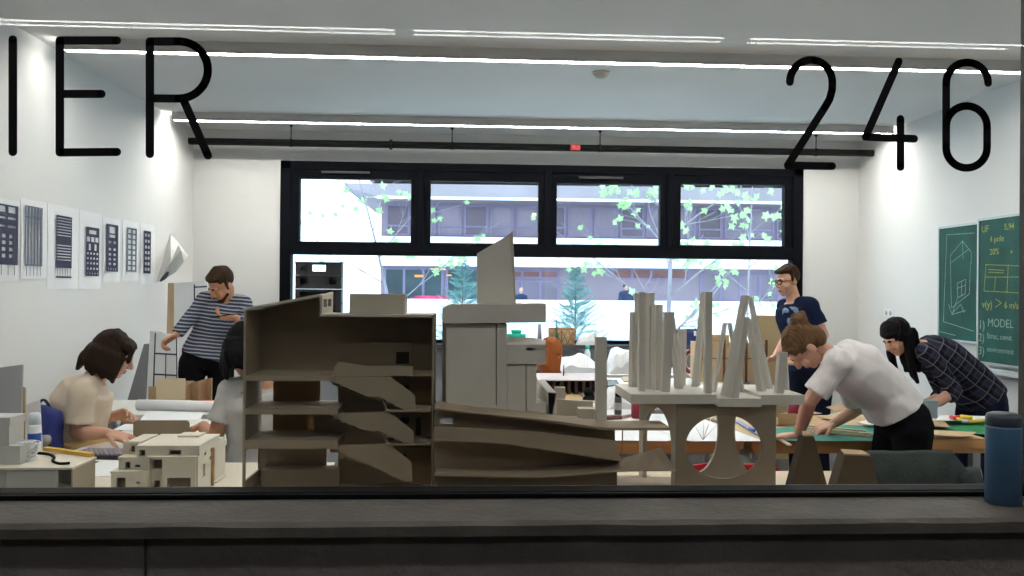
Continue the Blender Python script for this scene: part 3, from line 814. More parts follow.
facade([(123, 458), (123, 441.5), (139, 441.5), (139, 458)], [(129, 135, 446, 452.5)], Y3+.06)
facade([(136.8, 457), (136.8, 446), (199, 446), (199, 457)], [(139, 145.3, 450, 456), (169.2, 181.3, 450.2, 456)], Y3); vol(136.8, 199, 445.6, Y3, .25, zbot=zh(160, 457))
obj('roof', MB().box(P(124, 440, Y3+.06).x, P(139, 440, Y3+.06).x, Y3+.055, Y3+.25, zh(160, 445.7, Y3)-.006, zh(160, 445.7, Y3)), m_hou, t)
x0, x1 = P(180, 440, Y3+.2).x, P(201.5, 437, Y3+.2).x
obj('roof_hatch', MB().box(x0, x1, Y3+.17, Y3+.25, zh(160, 445.6, Y3), zh(160, 445.6, Y3)+.008), m_hou, t)
# side facade towards the right, and the rear wing
xs_ = P(195.5, 470, Y).x; zt1 = zh(199, 446, Y3)
mb = MB().prism([[(xs_, Y+.006, TZ), (xs_, Y+.24, TZ), (xs_, Y+.24, zt1), (xs_, Y+.02, zt1), (xs_, Y+.02, zh(195, 457)), (xs_, Y+.006, zh(195, 457))]]+
                [[(xs_, a, b), (xs_, a, c), (xs_, e, c), (xs_, e, b)] for a, e, b, c in ((Y+.05, Y+.09, TZ+.055, TZ+.105), (Y+.14, Y+.165, TZ+.105, TZ+.12), (Y+.07, Y+.10, TZ+.135, TZ+.15), (Y+.15, Y+.18, TZ+.135, TZ+.15))], (.008, 0, 0))
obj('side_facade', mb, m_hou, t)
xw0, xw1 = P(196, 470, Y+.24).x, P(214, 470, Y+.26).x
obj('wing', MB().box(xs_+.004, xw1-.02, Y+.17, Y+.36, TZ, zh(205, 444, Y+.2)).box(xw1-.02, xw1, Y+.19, Y+.36, TZ, zh(214, 455, Y+.2)), m_hou, t)
obj('wing_edge', MB().box(xs_+.004, xs_+.02, Y+.158, Y+.17, TZ, zh(200, 446, Y+.2)), m_brd, t)
obj('porch', MB().box(xw1, xw1+.03, Y+.2, Y+.32, TZ, TZ+.004), m_hou, t)
obj('door', MB().box(xw1, xw1+.004, Y+.22, Y+.27, TZ+.004, TZ+.05), m_brd, t)

# ------------------------------------------------------------------ flat site model at the table's end
Y = 3.06
t = thing('site_model', 'flat white topped box model with grey blocks at the table end', 'architectural model', (P(30, 487, Y).x, Y, TZ))
ztp = P(40, 467, Y).z
x0, x1 = P(-60, 470, Y).x, P(73, 470, Y).x
xo = P(58, 470, Y).x
m_gb = mat('grey_foam_board', (.36,.36,.34), .8, .04)
xk = PZ(44, 448.5, ztp)
obj('top_plate', MB().prism([[(x0, Y-.01, ztp-.008), (x1+.004, Y-.01, ztp-.008), (x1+.004, Y+.18, ztp-.008), (xk.x, xk.y, ztp-.008), (x0, xk.y, ztp-.008)]], (0, 0, .008)), m_hou, t)
obj('front_panel', MB().box(P(6, 470, Y).x, xo, Y, Y+.006, TZ, ztp-.012), m_gb, t)
obj('front_panel', MB().box(x0, P(2, 470, Y).x, Y+.02, Y+.026, TZ, ztp-.012), m_gb, t)
obj('side_panel', MB().box(x1-.006, x1, Y, Y+.175, TZ, ztp-.008), mat('grey_brown_board', (.36,.31,.24), .85, .04), t)
obj('rear_panel', MB().prism([[(x1, Y+.170, TZ), (xk.x, xk.y-.012, TZ), (x0, xk.y-.012, TZ), (x0, xk.y-.006, TZ), (xk.x, xk.y-.006, TZ), (x1, Y+.176, TZ)]], (0, 0, ztp-.008-TZ)), m_gb, t)
def gbox(px0, px1, py0, py1, Yb, d, name='block'):
    return obj(name, MB().box(P(px0, 450, Yb).x, P(px1, 450, Yb).x, Yb, Yb+d, P(px0, py1, Yb).z if py1 else ztp, P(px0, py0, Yb).z), m_gb2, t, bevel=.001)
m_gb2 = mat('pale_grey_block', (.50,.50,.48), .8, .03)
b = gbox(-60, 20, 446, 0, Y+.04, .12)
gbox(-60, 9, 425.5, 446, Y+.05, .10); gbox(-60, 10, 417.5, 425.5, Y+.045, .11)

# ------------------------------------------------------------------ drawings pinned to the left wall
def wy(px, py=240): return PX(px, py, XL).y
def wz(px, py): return PX(px, py, XL).z
def poster(label, pap, prt, holes, fringe=0, dark=None):
    (l, r, tp, bt) = pap; c = (l+r)/2
    ya, yb_ = wy(l), wy(r); z1, z0 = wz(c, tp), wz(c, bt)
    t = thing('facade_print', label, 'poster', (XL, (ya+yb_)/2, z0), 'facade drawings pinned to the wall')
    # the sheet bows slightly off the wall
    mb = MB(); n = 8
    rows = []
    for i in range(n+1):
        u = i/n; off = .002+.006*math.sin(math.pi*u)+.003*math.sin(2.2*math.pi*u+l)
        y = ya+(yb_-ya)*u
        rows.append([(XL+off, y, z0), (XL+off+.002, y, (z0+z1)/2), (XL+.001, y, z1), (XL, y, z1), (XL+off+.0012, y, (z0+z1)/2), (XL+off-.0008, y, z0)])
    mb.rings([[V(p) for p in r] for r in rows], smooth=False)
    obj('sheet', mb, m_paper, t)
    (l, r, tp, bt) = prt; c = (l+r)/2
    ya, yb_ = wy(l), wy(r); z1, z0 = wz(c, tp), wz(c, bt)
    X = XL+.0125
    q = lambda u, v: V((X, ya+(yb_-ya)*u, z1+(z0-z1)*v))
    loops = [[q(0,0), q(1,0), q(1,1), q(0,1)]]+[[q(a,b), q(a,d), q(c_,d), q(c_,b)] for (a, c_, b, d) in holes]
    mb = MB().prism(loops, (.0008, 0, 0))
    for k in range(fringe):
        u = (k+.5)/fringe
        mb.box(X, X+.0008, ya+(yb_-ya)*u-.002, ya+(yb_-ya)*u+.002, z0-(z1-z0)*.17, z0)
    if fringe == 6: mb.box(X, X+.0008, ya, yb_, z0-(z1-z0)*.19, z0-(z1-z0)*.16)
    obj('print', mb, dark or m_ink, t)
g = lambda us, vs, w, h: [(u-w/2, u+w/2, v-h/2, v+h/2) for v in vs for u in us]
lt_ink = mat('blue_grey_ink', (.13,.15,.20), .7, .05, 20)
poster('facade print with large and small windows, nearest the glass', (-26, 19, 197, 281), (-18, 16, 203.5, 264.5),
       g([.2,.5,.8], [.08], .22, .10)+g([.2,.5,.8], [.22], .25, .035)+g([.2,.5,.8], [.36], .25, .03)+g([.12,.34,.56,.78], [.52,.63,.74,.85], .11, .06), 5)
poster('facade print of thin vertical bars beside the banded print', (20, 46, 200, 279), (23, 40.5, 206.5, 266), g([.1,.28,.46,.64,.82], [.10], .09, .16)+g([.1,.28,.46,.64,.82], [.585], .09, .77), 5, lt_ink)
poster('facade print of fine horizontal lines with a black band', (47, 78, 206, 289), (54.5, 70, 216, 268), g([.5], [.05+.055*i for i in range(7)]+[.57+.055*i for i in range(6)], .9, .02), 6)
poster('facade print with one wide top opening and rows of windows', (79, 101.5, 212, 289), (84.4, 97.5, 227.4, 276), g([.5], [.10], .55, .08)+g([.18,.5,.82], [.25], .24, .10)+g([.28,.72], [.41], .16, .13)+g([.14,.38,.62,.86], [.54,.64,.74,.85], .13, .04)+g([.1,.3,.5,.7,.9], [.95], .06, .03))
poster('dark facade print with paired square windows', (102.5, 119.5, 218, 282), (104.8, 116.6, 224.5, 271.5), g([.5], [.12], .5, .14)+g([.5], [.25], .5, .06)+g([.3,.7], [.38,.53,.64,.74,.84], .2, .05)+g([.2,.4,.6,.8], [.95], .08, .05))
poster('pale facade print of two tall window columns', (122, 138, 221, 281), (125.5, 135.2, 228, 271.8), g([.27,.72], [.08,.20,.32,.44,.56,.68,.80,.92], .28, .085), 0, lt_ink)
poster('narrow facade print of small paired windows near the hanging sheet', (140, 154.5, 224, 284), (142.4, 149.4, 231, 273.5), g([.3,.7], [.10,.24,.38,.51,.64,.77,.9], .26, .07))
# crumpled sheet peeling off the wall in the corner
mb = MB()
def wp(px, py, off): return PX(px, py, XL+off)
pp = [wp(170.5, 234, .01), wp(156, 283, .02), wp(168, 277, .12), wp(171, 262, .16), wp(179, 244, .14), wp(181, 250, .28), wp(176, 272, .2), wp(188, 256, .36), wp(184, 262, .34)]
fs = [(0,1,3), (1,2,3), (0,3,4), (3,5,4), (3,6,5), (2,6,3), (5,6,8), (5,8,7), (4,5,7)]
up_ = len(pp)
mb.add(pp+[p+V((-.004, .006, 0)) for p in pp], fs+[tuple(i+up_ for i in reversed(f)) for f in fs]+[(0,1,1+up_,0+up_), (1,2,2+up_,1+up_), (2,6,6+up_,2+up_), (6,8,8+up_,6+up_), (8,7,7+up_,8+up_), (7,4,4+up_,7+up_), (4,0,up_,4+up_)])
o = solid('hanging_sheet', 'crumpled white sheet hanging loose on the wall by the corner', 'sheet', mb, mat('white_sheet', (.80,.80,.76), .7, .03))
mb = MB().tube([wp(160, 281, .05), wp(164.5, 277, .09), wp(168, 272.5, .13)], [.012, .022, .012], 8)
clip = obj('dark_clip', mb, mat('dark_grey', (.12,.13,.16), .6, .05), o)

# ------------------------------------------------------------------ chalkboards on the right wall
def rw(px, py, off=0.0):
    p = PX(px, py, XR-off); return p
def chalkboard(name, label, pxl, pyt, pxr, pyb, off, frame=True):
    a = rw(pxl, pyt, off); b = rw(pxr, pyt, off); z1 = a.z; z0 = rw(pxl, pyb, off).z
    X = XR-off
    t = thing('chalkboard', label, 'chalkboard', (X, (a.y+b.y)/2, z0))
    obj('board', MB().box(X, X+.02, b.y, a.y, z0, z1), m_chalk, t)
    w = .018
    mb = MB().box(X-.008, X+.022, a.y, a.y+w, z0-w, z1+w).box(X-.008, X+.022, b.y-w, b.y, z0-w, z1+w).box(X-.008, X+.022, b.y, a.y, z1, z1+w).box(X-.008, X+.022, b.y, a.y, z0-w, z0)
    obj('frame', mb, mat('pale_aluminium', (.5,.52,.5), .4, .05, metal=.5), t)
    return t, X, a.y, b.y, z0, z1
m_ch = mat('white_chalk', (.26,.37,.33), .9, .3, 40)
m_chy = mat('yellow_chalk', (.34,.36,.10), .9, .3, 40)
def chalk_lines(t, X, paths, name='chalk_drawing', m=None, off=.0, r=.0028):
    mb = MB()
    for pth in paths:
        pts = [rw(a, b, XR-X+.001) for a, b in pth]
        for i in range(len(pts)-1):
            a, b = pts[i], pts[i+1]; d = (b-a).normalized(); n = V((0, -d.z, d.y))*r
            mb.prism([[a+n, a-n, b-n, b+n]], (-.0008, 0, 0))
    obj(name, mb, m or m_ch, t)
t, X, ya, yb_, z0, z1 = chalkboard('chalkboard', 'green chalkboard with a white house sketch, partly behind the other board', 940, 229, 979, 338, .03)
# crop (900,200) at 2.88 px per pixel
c = lambda a, b: (900+a/2.88, 200+b/2.88)
chalk_lines(t, X, [[c(135,100), c(215,95)], [c(135,100), c(125,350)], [c(125,350), c(212,378)], [c(145,160), c(180,118), c(205,150), c(205,185)], [c(145,160), c(148,310)],
                   [c(148,180), c(200,140)], [c(150,310), c(200,270), c(203,180)], [c(165,240), c(190,228), c(188,270), c(166,282), c(165,240)], [c(163,255), c(190,245)], [c(140,300), c(150,330), c(190,318)],
                   [c(150,330), c(165,285)], [c(180,120), c(182,170)], [c(112,378), c(160,390)], [c(178,232), c(177,278)], [c(152,325), c(175,300), c(185,325)]])
t, X, ya, yb_, z0, z1 = chalkboard('chalkboard', 'green chalkboard with yellow and white chalk notes beside the mullion', 979.5, 221, 1052, 361, .075)
def chalk_text(txt, px, py, hpx, m):
    a = rw(px, py, XR-X+.001); size = (a.z-rw(px, py+hpx, XR-X).z)*1.38
    M4 = Matrix(((0,0,-1,a.x), (-1,0,0,a.y), (0,1,0,a.z-size*.72), (0,0,0,1)))
    obj('chalk_writing', MB().text(txt, M4, size, .0006), m, t)
for txt, a, b, h, m in (('UF', 235, 74, 20, m_chy), ('5,94', 300, 68, 18, m_chy), ('4 pole', 258, 104, 18, m_chy), ('20%', 258, 140, 18, m_chy), ('v', 318, 140, 15, m_chy), ('v(y)', 236, 288, 22, m_chy), ('6 m/s', 300, 292, 20, m_chy),
                        ('1)', 226, 345, 26, m_ch), ('MODEL', 252, 340, 24, m_ch), ('2)', 226, 382, 24, m_ch), ('Struc, const', 250, 382, 16, m_ch), ('3)', 226, 420, 24, m_ch), ('environment', 250, 420, 16, m_ch)):
    q = c(a, b); chalk_text(txt, q[0], q[1], h/2.88, m)
chalk_lines(t, X, [[c(246,186), c(350,190)], [c(246,222), c(350,222)], [c(242,262), c(350,268)], [c(248,184), c(242,262)], [c(312,186), c(308,265)], [c(275,222), c(272,262)], [c(275,285), c(292,296), c(275,310)], [c(255,200), c(300,203)], [c(255,208), c(300,210)]], m=m_chy)
a, b = rw(984, 363, .07), rw(1045, 367, .07)
t = thing('chalk_tray', 'pale grey ledge below the written chalkboard', 'ledge', (XR, (a.y+b.y)/2, a.z-.06))
obj('ledge', MB().box(XR-.13, XR, b.y, a.y, a.z-.07, a.z-.05).box(XR-.13, XR-.115, b.y, a.y, a.z-.05, a.z-.03).box(XR-.02, XR, b.y, a.y, a.z-.05, a.z+.01), mat('pale_grey_ledge', (.55,.6,.62), .5, .03), t, bevel=.002)
# wall socket on the right wall
a = rw(889, 313)
t = thing('wall_socket', 'small white socket on the wall above the dark haired woman', 'socket', (XR, a.y, a.z-.04))
obj('plate', MB().box(XR-.008, XR, a.y-.09, a.y+.09, a.z-.04, a.z+.04), m_paper, t, bevel=.003)
for dy in (-.04, .04): obj('outlet', MB().tube([(XR-.0105, a.y+dy, a.z), (XR-.008, a.y+dy, a.z)], .024, 16), mat('grey_outlet', (.45,.45,.44), .5, .02), t)

# ------------------------------------------------------------------ world, street and building outside
w = bpy.data.worlds.new('sky'); SC.world = w; w.use_nodes = True
bg = w.node_tree.nodes['Background']
sky_tc = w.node_tree.nodes.new('ShaderNodeTexCoord'); sx = w.node_tree.nodes.new('ShaderNodeSeparateXYZ'); rp = w.node_tree.nodes.new('ShaderNodeValToRGB')
rp.color_ramp.elements[0].position = .0; rp.color_ramp.elements[0].color = (.78,.90,1.0,1)
rp.color_ramp.elements[1].position = .7; rp.color_ramp.elements[1].color = (.58,.79,1.0,1)
w.node_tree.links.new(sky_tc.outputs['Generated'], sx.inputs[0]); w.node_tree.links.new(sx.outputs['Z'], rp.inputs[0]); w.node_tree.links.new(rp.outputs[0], bg.inputs[0])
bg.inputs[1].default_value = 4.4
m_pav = mat('white_paving', (.78,.80,.80), .9, .05, .3)
struct('ground', MB().box(-40, 60, YB+.25, 90, -.4, -.3), m_pav, 'pale paving of the street outside', 'ground')
YF = 45.0
def fx(px, Y=YF): return P(px, 240, Y).x
def fz(py, px=600, Y=YF): return P(px, py, Y).z
m_lil = mat('lilac_concrete', (.26,.20,.24), .9, .12, .25)
m_lil2 = mat('grey_lilac_fascia', (.29,.25,.275), .9, .15, .3)
m_pink = mat('pinkish_brick', (.36,.17,.18), .9, .12, .5)
m_bandw = mat('white_band', (.88,.90,.92), .8, .03, .3)
m_ofr = mat('purple_frame', (.19,.155,.27), .5, .1, 1)
m_opane = mat('dark_purple_pane', (.085,.055,.09), .2, .3, .25, spec=.5)
m_opane2 = mat('lilac_pane', (.17,.13,.18), .25, .3, .4, spec=.5)
bt = thing('office_building', 'long lilac office building across the street with white bands', 'building', (fx(600), YF, -.3))
L0, L1 = fx(381), fx(930)
obj('wall', MB().box(L0, L1, YF, YF+12, -.3, fz(190)), m_lil, bt)
mb = MB().prism([[(fx(350), YF-2.2, fz(196)), (L0+.2, YF-2.2, fz(204)), (L1, YF-2.2, fz(204)), (L1, YF-2.2, fz(190)), (fx(350), YF-2.2, fz(192))]], (0, 14, 0))
obj('fascia', mb, m_lil2, bt)
obj('roof', MB().frustum([(fx(372), YF-2, fz(187)), (L1, YF-2, fz(187)), (L1, YF+12, fz(187)), (fx(372), YF+12, fz(187))], [(fx(376), YF+1, fz(166)), (L1, YF+1, fz(166)), (L1, YF+10, fz(166)), (fx(376), YF+10, fz(166))]), m_pink, bt)
obj('gutter', MB().box(L0, L1, YF-2.25, YF-2.2, fz(206), fz(203.5)), m_bandw, bt)
obj('white_band', MB().box(L0, L1, YF-1.2, YF, fz(268), fz(240)), m_bandw, bt)
obj('white_band', MB().box(L0, L1, YF-.3, YF, -.3, fz(304)), m_bandw, bt)
px = 386; k = 0
m_blind = mat('lilac_blind', (.25,.20,.25), .8, .1, 1)
m_warm = emit('lit_room', (1.0,.85,.55), 2.2)
while px < 905:
    a, b = fx(px), fx(px+23.5); z0, z1 = fz(237.5), fz(207)
    fr = [[(a, YF-.08, z0), (b, YF-.08, z0), (b, YF-.08, z1), (a, YF-.08, z1)]]
    iw = .10
    zr_ = z0+(z1-z0)*.30
    fr += [[(a+iw, YF-.08, zr_+.05), (a+iw, YF-.08, z1-iw), (b-iw, YF-.08, z1-iw), (b-iw, YF-.08, zr_+.05)], [(a+iw, YF-.08, z0+iw), (a+iw, YF-.08, zr_-.05), (b-iw, YF-.08, zr_-.05), (b-iw, YF-.08, z0+iw)]]
    wo = obj('window', MB().prism(fr, (0, .14, 0)), m_ofr, bt)
    obj('pane', MB().box(a+iw*.5, b-iw*.5, YF-.03, YF-.01, z0+iw*.5, z1-iw*.5), m_opane2 if k % 3 else m_opane, wo)
    if 558 < px < 620:
        n = 9
        mbb = MB()
        for i in range(n):
            x = a+iw+(b-a-2*iw)*(i+.5)/n; mbb.box(x-.05, x+.05, YF-.05, YF-.035, z0+iw, z1-iw)
        obj('blind', mbb, m_blind, wo)
    if k == 5:
        obj('lit_lamp', MB().box(a+.9, b-.2, YF-.05, YF-.035, fz(217), fz(214)), m_warm, wo)
    px += 26; k += 1
# ground floor openings
m_rust = mat('rust_panel', (.22,.09,.08), .6, .2, .6)
m_shop = mat('dark_shop_inside', (.03,.06,.075), .3, .5, .4)
for (a, b, t0, t1, m) in ((384, 444, 270, 302, m_shop), (446, 500, 270, 302, m_shop), (503, 560, 271, 279, m_rust), (503, 560, 281, 302, m_opane2), (612, 690, 268, 279, m_rust), (700, 780, 272, 302, m_opane2), (784, 850, 272, 302, m_opane2)):
    x0, x1 = fx(a), fx(b); z1, z0 = fz(t0), fz(t1)
    iw = .14
    hl = []; n = max(2, int((b-a)/18)); 
    for i in range(n):
        u0 = x0+iw+(x1-x0-iw)*i/n; u1 = x0+(x1-x0-iw)*(i+1)/n
        hl.append([(u0, YF-.06, z0+iw*.6), (u0, YF-.06, z1-iw*.6), (u1, YF-.06, z1-iw*.6), (u1, YF-.06, z0+iw*.6)])
    wo = obj('window', MB().prism([[(x0, YF-.06, z0), (x1, YF-.06, z0), (x1, YF-.06, z1), (x0, YF-.06, z1)]]+hl, (0, .10, 0)), m_ofr, bt)
    obj('pane', MB().box(x0+.05, x1-.05, YF-.03, YF-.01, z0+.05, z1-.05), m, wo)
for (a, b, t0, t1, cc) in ((415, 424, 276.5, 279, (1,.5,.2)), (431, 446, 270, 271.5, (1,.8,.5)), (447, 452, 276, 277.5, (1,.6,.3))):
    obj('shop_lamp', MB().box(fx(a), fx(b), YF-.12, YF-.07, fz(t1), fz(t0)), emit('shop_lamp%d' % a, cc, 1.6), bt)
mb = MB()
obj('flower_bed', MB().box(fx(412), fx(452), YF-.5, YF-.2, fz(303), fz(299)).box(fx(415), fx(448), YF-.45, YF-.3, fz(299), fz(297)), mat('red_blossom', (.55,.06,.14), .8, .4, 3), bt)
# low white wall in front of it
solid('garden_wall', 'low white wall along the pavement before the office building', 'wall', MB().box(fx(376, 38), fx(900, 38), 38, 38.3, -.3, P(600, 302, 38).z).box(fx(376, 38)-.1, fx(900, 38)+.1, 37.95, 38.35, P(600, 302, 38).z, P(600, 300.5, 38).z), m_bandw)

# trees
def branch(mb, p, d, L, r, depth, tips, spread=.6, grav=0):
    pts = [p]; rs = [r]; q = V(p); dd = V(d).normalized(); n = 4
    for i in range(n):
        dd = (dd+V((random.uniform(-1,1), random.uniform(-1,1), random.uniform(-.6,.8)))*.13+V((0,0,grav))).normalized()
        q = q+dd*L/n; pts.append(q); rs.append(max(r*(1-.55*(i+1)/n), .003))
    mb.tube(pts, rs, 6)
    tips.append((q, dd))
    if depth > 0:
        tips.append((pts[2], dd))
        for k in range(random.choice((2,3,3))):
            i = random.choice((1,2,3)); ax = V((random.uniform(-1,1), random.uniform(-1,1), random.uniform(-.5,.7)))
            branch(mb, pts[i], (dd+ax.normalized()*spread*1.3), L*random.uniform(.5,.75), rs[i]*.65, depth-1, tips, spread, grav)
        branch(mb, pts[-1], dd, L*.65, rs[-1], depth-1, tips, spread, grav)
def leaf(mb, c, s):
    """a lobed maple-like leaf, folded a little along its midrib"""
    a = V((random.uniform(-1,1), random.uniform(-1,.2), random.uniform(-1,1))).normalized()
    n = V((random.uniform(-.6,.6), -1, random.uniform(-.5,.5))).normalized()
    a = (a-n*a.dot(n)).normalized(); b = n.cross(a)
    pts = []
    for k, rr in enumerate((.25, .62, .42, .9, .5, 1.0, .5, .9, .42, .62)):
        th = 2*math.pi*k/10+math.pi
        pts.append(c+a*s*(math.cos(th)*rr)+b*s*(math.sin(th)*rr)+n*s*.15*abs(math.sin(th)))
    mb.prism([pts], n*.004)
def leafy_tree(label, base, h, r, lean, depth, nleaf, ls, crown_filter=None, start=.35, cat='tree', nb=7, L0=.45):
    t = thing('maple_tree', label, cat, base)
    mb = MB(); tips = []
    pts = [V(base)+V((lean[0]*(i/6)**1.5, lean[1]*i/6, h*i/6)) for i in range(7)]
    mb.tube(pts, [r*(1-.75*i/6) for i in range(7)], 8)
    for k in range(nb):
        u = start+(1-start)*k/nb
        i = u*6; p = pts[int(i)].lerp(pts[min(6, int(i)+1)], i-int(i))
        ang = k*2.4+.6
        branch(mb, p, V((math.cos(ang)*1.2, math.sin(ang)*.7, .75)), h*L0*(1.15-u*.5), r*.45*(1.1-u*.6), depth, tips)
    obj('branches', mb, mat('pale_bark', (.30,.27,.31), .8, .2, 4), t)
    lf = MB(); cand = [c_ for c_ in tips if crown_filter is None or crown_filter(c_[0])]
    for k in range(nleaf):
        c_, d = random.choice(cand)
        leaf(lf, c_+V((random.uniform(-1,1), random.uniform(-1,1), random.uniform(-1,.5)))*ls*1.6, ls*random.uniform(.7,1.15))
    o = obj('foliage', lf, mat('yellow_green_leaf', (.42,.66,.30), .6, .25, 1.5), t)
    return t
b = P(667, 352, 13.0); b.z = -.3
leafy_tree('young maple tree with pale branches outside the right half of the window', b, 4.5, .05, (.12, 0), 2, 250, .085, None, .24, nb=10, L0=.30)
b = P(745, 352, 11.5); b.z = -.3
leafy_tree('slender maple tree with green leaves outside the window, near the man with glasses', b, 3.6, .022, (.10, 0), 1, 75, .085, None, .42, nb=6, L0=.26)
b = P(405, 352, 11.0); b.z = -.3
leafy_tree('young maple tree with few leaves outside the left of the window', b, 3.7, .030, (-.75, 0), 2, 75, .075, lambda p: True, .42, nb=6, L0=.30)
def conifer(label, base, h, w, Y):
    t = thing('spruce_tree', label, 'tree', base)
    obj('trunk', MB().cone(base, .03, V(base)+V((0,0,h)), .004, 8), mat('spruce_bark', (.12,.10,.08), .9, .2), t)
    mb = MB()
    n = 150
    for k in range(n):
        u = .08+.92*k/n
        z = h*u; R = w*(1-u)**.8*random.uniform(.7,1.1)+.05
        a = k*2.39996
        c0 = V(base)+V((0,0,z)); tip = c0+V((math.cos(a)*R, math.sin(a)*R, R*random.uniform(-.05,.75)))
        mb.tube([c0, c0.lerp(tip, .5)+V((0,0,-.03)), tip], [.008, .005, .002], 4)
        m = 14
        for j in range(m):
            q = c0.lerp(tip, .2+.8*j/m)
            for s in (-1, 0, 1):
                d = (tip-c0).normalized()*.6+V((-math.sin(a)*s, math.cos(a)*s, random.uniform(-.2,.7)))
                d = d.normalized()*random.uniform(.07,.13)*(.6+.6*(1-u))
                sd = d.cross(V((random.random(),1,0))).normalized()*.0045
                mb.add([q-sd, q+sd, q+d, q+V((0,.005,0))], [(0,1,2), (1,3,2), (3,0,2), (0,3,1)])
    obj('foliage', mb, mat('blue_spruce', (.16,.30,.29), .8, .3, 3), t)
b = P(575, 352, 14.0); b.z = -.3
conifer('blue green spruce outside the middle of the window', b, P(575, 268, 14).z+.3, .75, 14)
b = P(462, 352, 15.0); b.z = -.3
conifer('blue green spruce outside the window behind the tower model', b, P(462, 262, 15).z+.3, .85, 15)

# ------------------------------------------------------------------ things on the window sill
zsl = wzb-.005
Yc = YB-.10
x0, x1 = P(296, 290, Yc).x, P(342, 290, Yc).x
tops = [P(318, q, Yc).z for q in (262, 273.5, 285.5, 298, 311, 324, 337)]
m_crate = mat('black_crate_plastic', (.018,.018,.022), .45, .1, 20)
m_slot = mat('crate_slot', (.004,.004,.005), .8, 0)
zbot = zsl; hh = (tops[0]-zbot)/6
crlab = ['black plastic crate on top of the stack in the window, with a see-through handle hole', 'black plastic crate second from the top of the stack in the window',
         'black plastic crate third from the top of the stack in the window', 'black plastic crate fourth from the top of the stack in the window',
         'black plastic crate second from the bottom of the stack in the window', 'black plastic crate at the bottom of the stack in the window']
for k in range(6):
    z1 = tops[0]-hh*k; z0 = z1-hh+.002
    t = thing('crate', crlab[k], 'crate', ((x0+x1)/2, Yc, z0), 'stacked black crates')
    yA, yB_ = Yc-.045, Yc+.075
    c = (x0+x1)/2; hw = .075 if k == 0 else .0
    holes = []
    def r4(xa, xb, za_, zb2): return [(xa, yA, za_), (xa, yA, zb2), (xb, yA, zb2), (xb, yA, za_)]
    zq0, zq1 = z0+hh*.30, z0+hh*.78
    slots = [(x0+.05, x0+.13), (x1-.13, x1-.05)] + ([(c-.085, c+.075)] if k == 0 else [])
    if k > 1: slots = [(x0+.05, x1-.05)]
    hl = [r4(a, b, zq0, zq1) for a, b in slots]
    obj('front_panel', MB().prism([[(x0, yA, z0), (x1, yA, z0), (x1, yA, z1), (x0, yA, z1)]]+hl, (0, .006, 0)), m_crate, t)
    hb = [[V((p[0], yB_-.006, p[2])) for p in r4(c-.085, c+.075, zq0, zq1)]] if k == 0 else []
    obj('rear_panel', MB().prism([[(x0, yB_-.006, z0), (x1, yB_-.006, z0), (x1, yB_-.006, z1), (x0, yB_-.006, z1)]]+hb, (0, .006, 0)), m_crate, t)
    obj('side_panel', MB().box(x0, x0+.006, yA+.006, yB_-.006, z0, z1).box(x1-.006, x1, yA+.006, yB_-.006, z0, z1).box(x0, x1, yA+.006, yB_-.006, z0, z0+.006), m_crate, t)
    obj('rim', MB().box(x0-.008, x1+.008, yA-.006, yA, z1-.012, z1).box(x0-.008, x1+.008, yB_, yB_+.006, z1-.012, z1), m_crate, t)
# turquoise boxes
def lidbox(name, label, px0, px1, py0, Y, m, zb, d=.07, lid=.02):
    x0, x1 = P(px0, 340, Y).x, P(px1, 340, Y).x; z1 = P((px0+px1)/2, py0, Y).z
    t = thing(name, label, 'box', ((x0+x1)/2, Y, zb))
    obj('box_body', MB().frustum([(x0+.008, Y+.006, zb), (x1-.008, Y+.006, zb), (x1-.008, Y+d-.006, zb), (x0+.008, Y+d-.006, zb)], [(x0+.003, Y, z1-lid), (x1-.003, Y, z1-lid), (x1-.003, Y+d, z1-lid), (x0+.003, Y+d, z1-lid)]), m, t, bevel=.003)
    obj('box_lid', MB().box(x0, x1, Y-.004, Y+d+.004, z1-lid, z1), m, t, bevel=.004)
    return z1
m_turq = mat('turquoise_plastic', (.02,.48,.33), .4, .05)
zt_b = lidbox('storage_box', 'turquoise plastic box on the window sill beside the tower model', 507, 526, 334, 8.36, m_turq, zsl)
lidbox('storage_box', 'smaller turquoise box on top of the other turquoise box', 511, 521.5, 330, 8.37, m_turq, zt_b, .05)
t = thing('vase', 'grey tapered vase on the window sill beside the wooden crate', 'vase', (P(539.5, 340, 8.4).x, 8.4, zsl))
h = P(539, 324, 8.4).z-zsl
obj('body', MB().lathe(t.location, [(.001,0),(.026,0),(.024,h*.5),(.018,h),(.014,h),(.018,h*.5),(.001,.006)], 20), mat('grey_glassy', (.22,.24,.27), .2, .05), t)
# wooden lattice crate with a small conifer
Yc = 8.36; xa, xb = P(549, 340, Yc).x, P(574, 340, Yc).x; z1 = P(561, 328, Yc).z
t = thing('wooden_crate', 'small wooden crate with diamond lattice sides on the window sill', 'crate', ((xa+xb)/2, Yc, zsl))
m_cr = wood('crate_wood', (.26,.13,.05), (.36,.19,.08), 5)
mb = MB(); d = .09
mb.box(xa, xb, Yc, Yc+.008, z1-.015, z1).box(xa, xb, Yc, Yc+.008, zsl, zsl+.015).box(xa, xb, Yc+d-.008, Yc+d, zsl, z1).box(xa, xa+.008, Yc, Yc+d, zsl, z1).box(xb-.008, xb, Yc, Yc+d, zsl, z1)
for u in (0, .5, 1): x = xa+(xb-xa)*u; mb.box(x-.008, x+.008, Yc-.001, Yc+.008, zsl, z1)
obj('frame', mb, m_cr, t)
mb = MB(); n = 4
for i in range(n):
    p0, p1 = xa+(xb-xa)*i/n, xa+(xb-xa)*(i+1)/n
    mb.tube([(p0, Yc+.003, zsl+.01), (p1, Yc+.003, z1-.01)], .005, 6).tube([(p1, Yc+.003, zsl+.01), (p0, Yc+.003, z1-.01)], .005, 6)
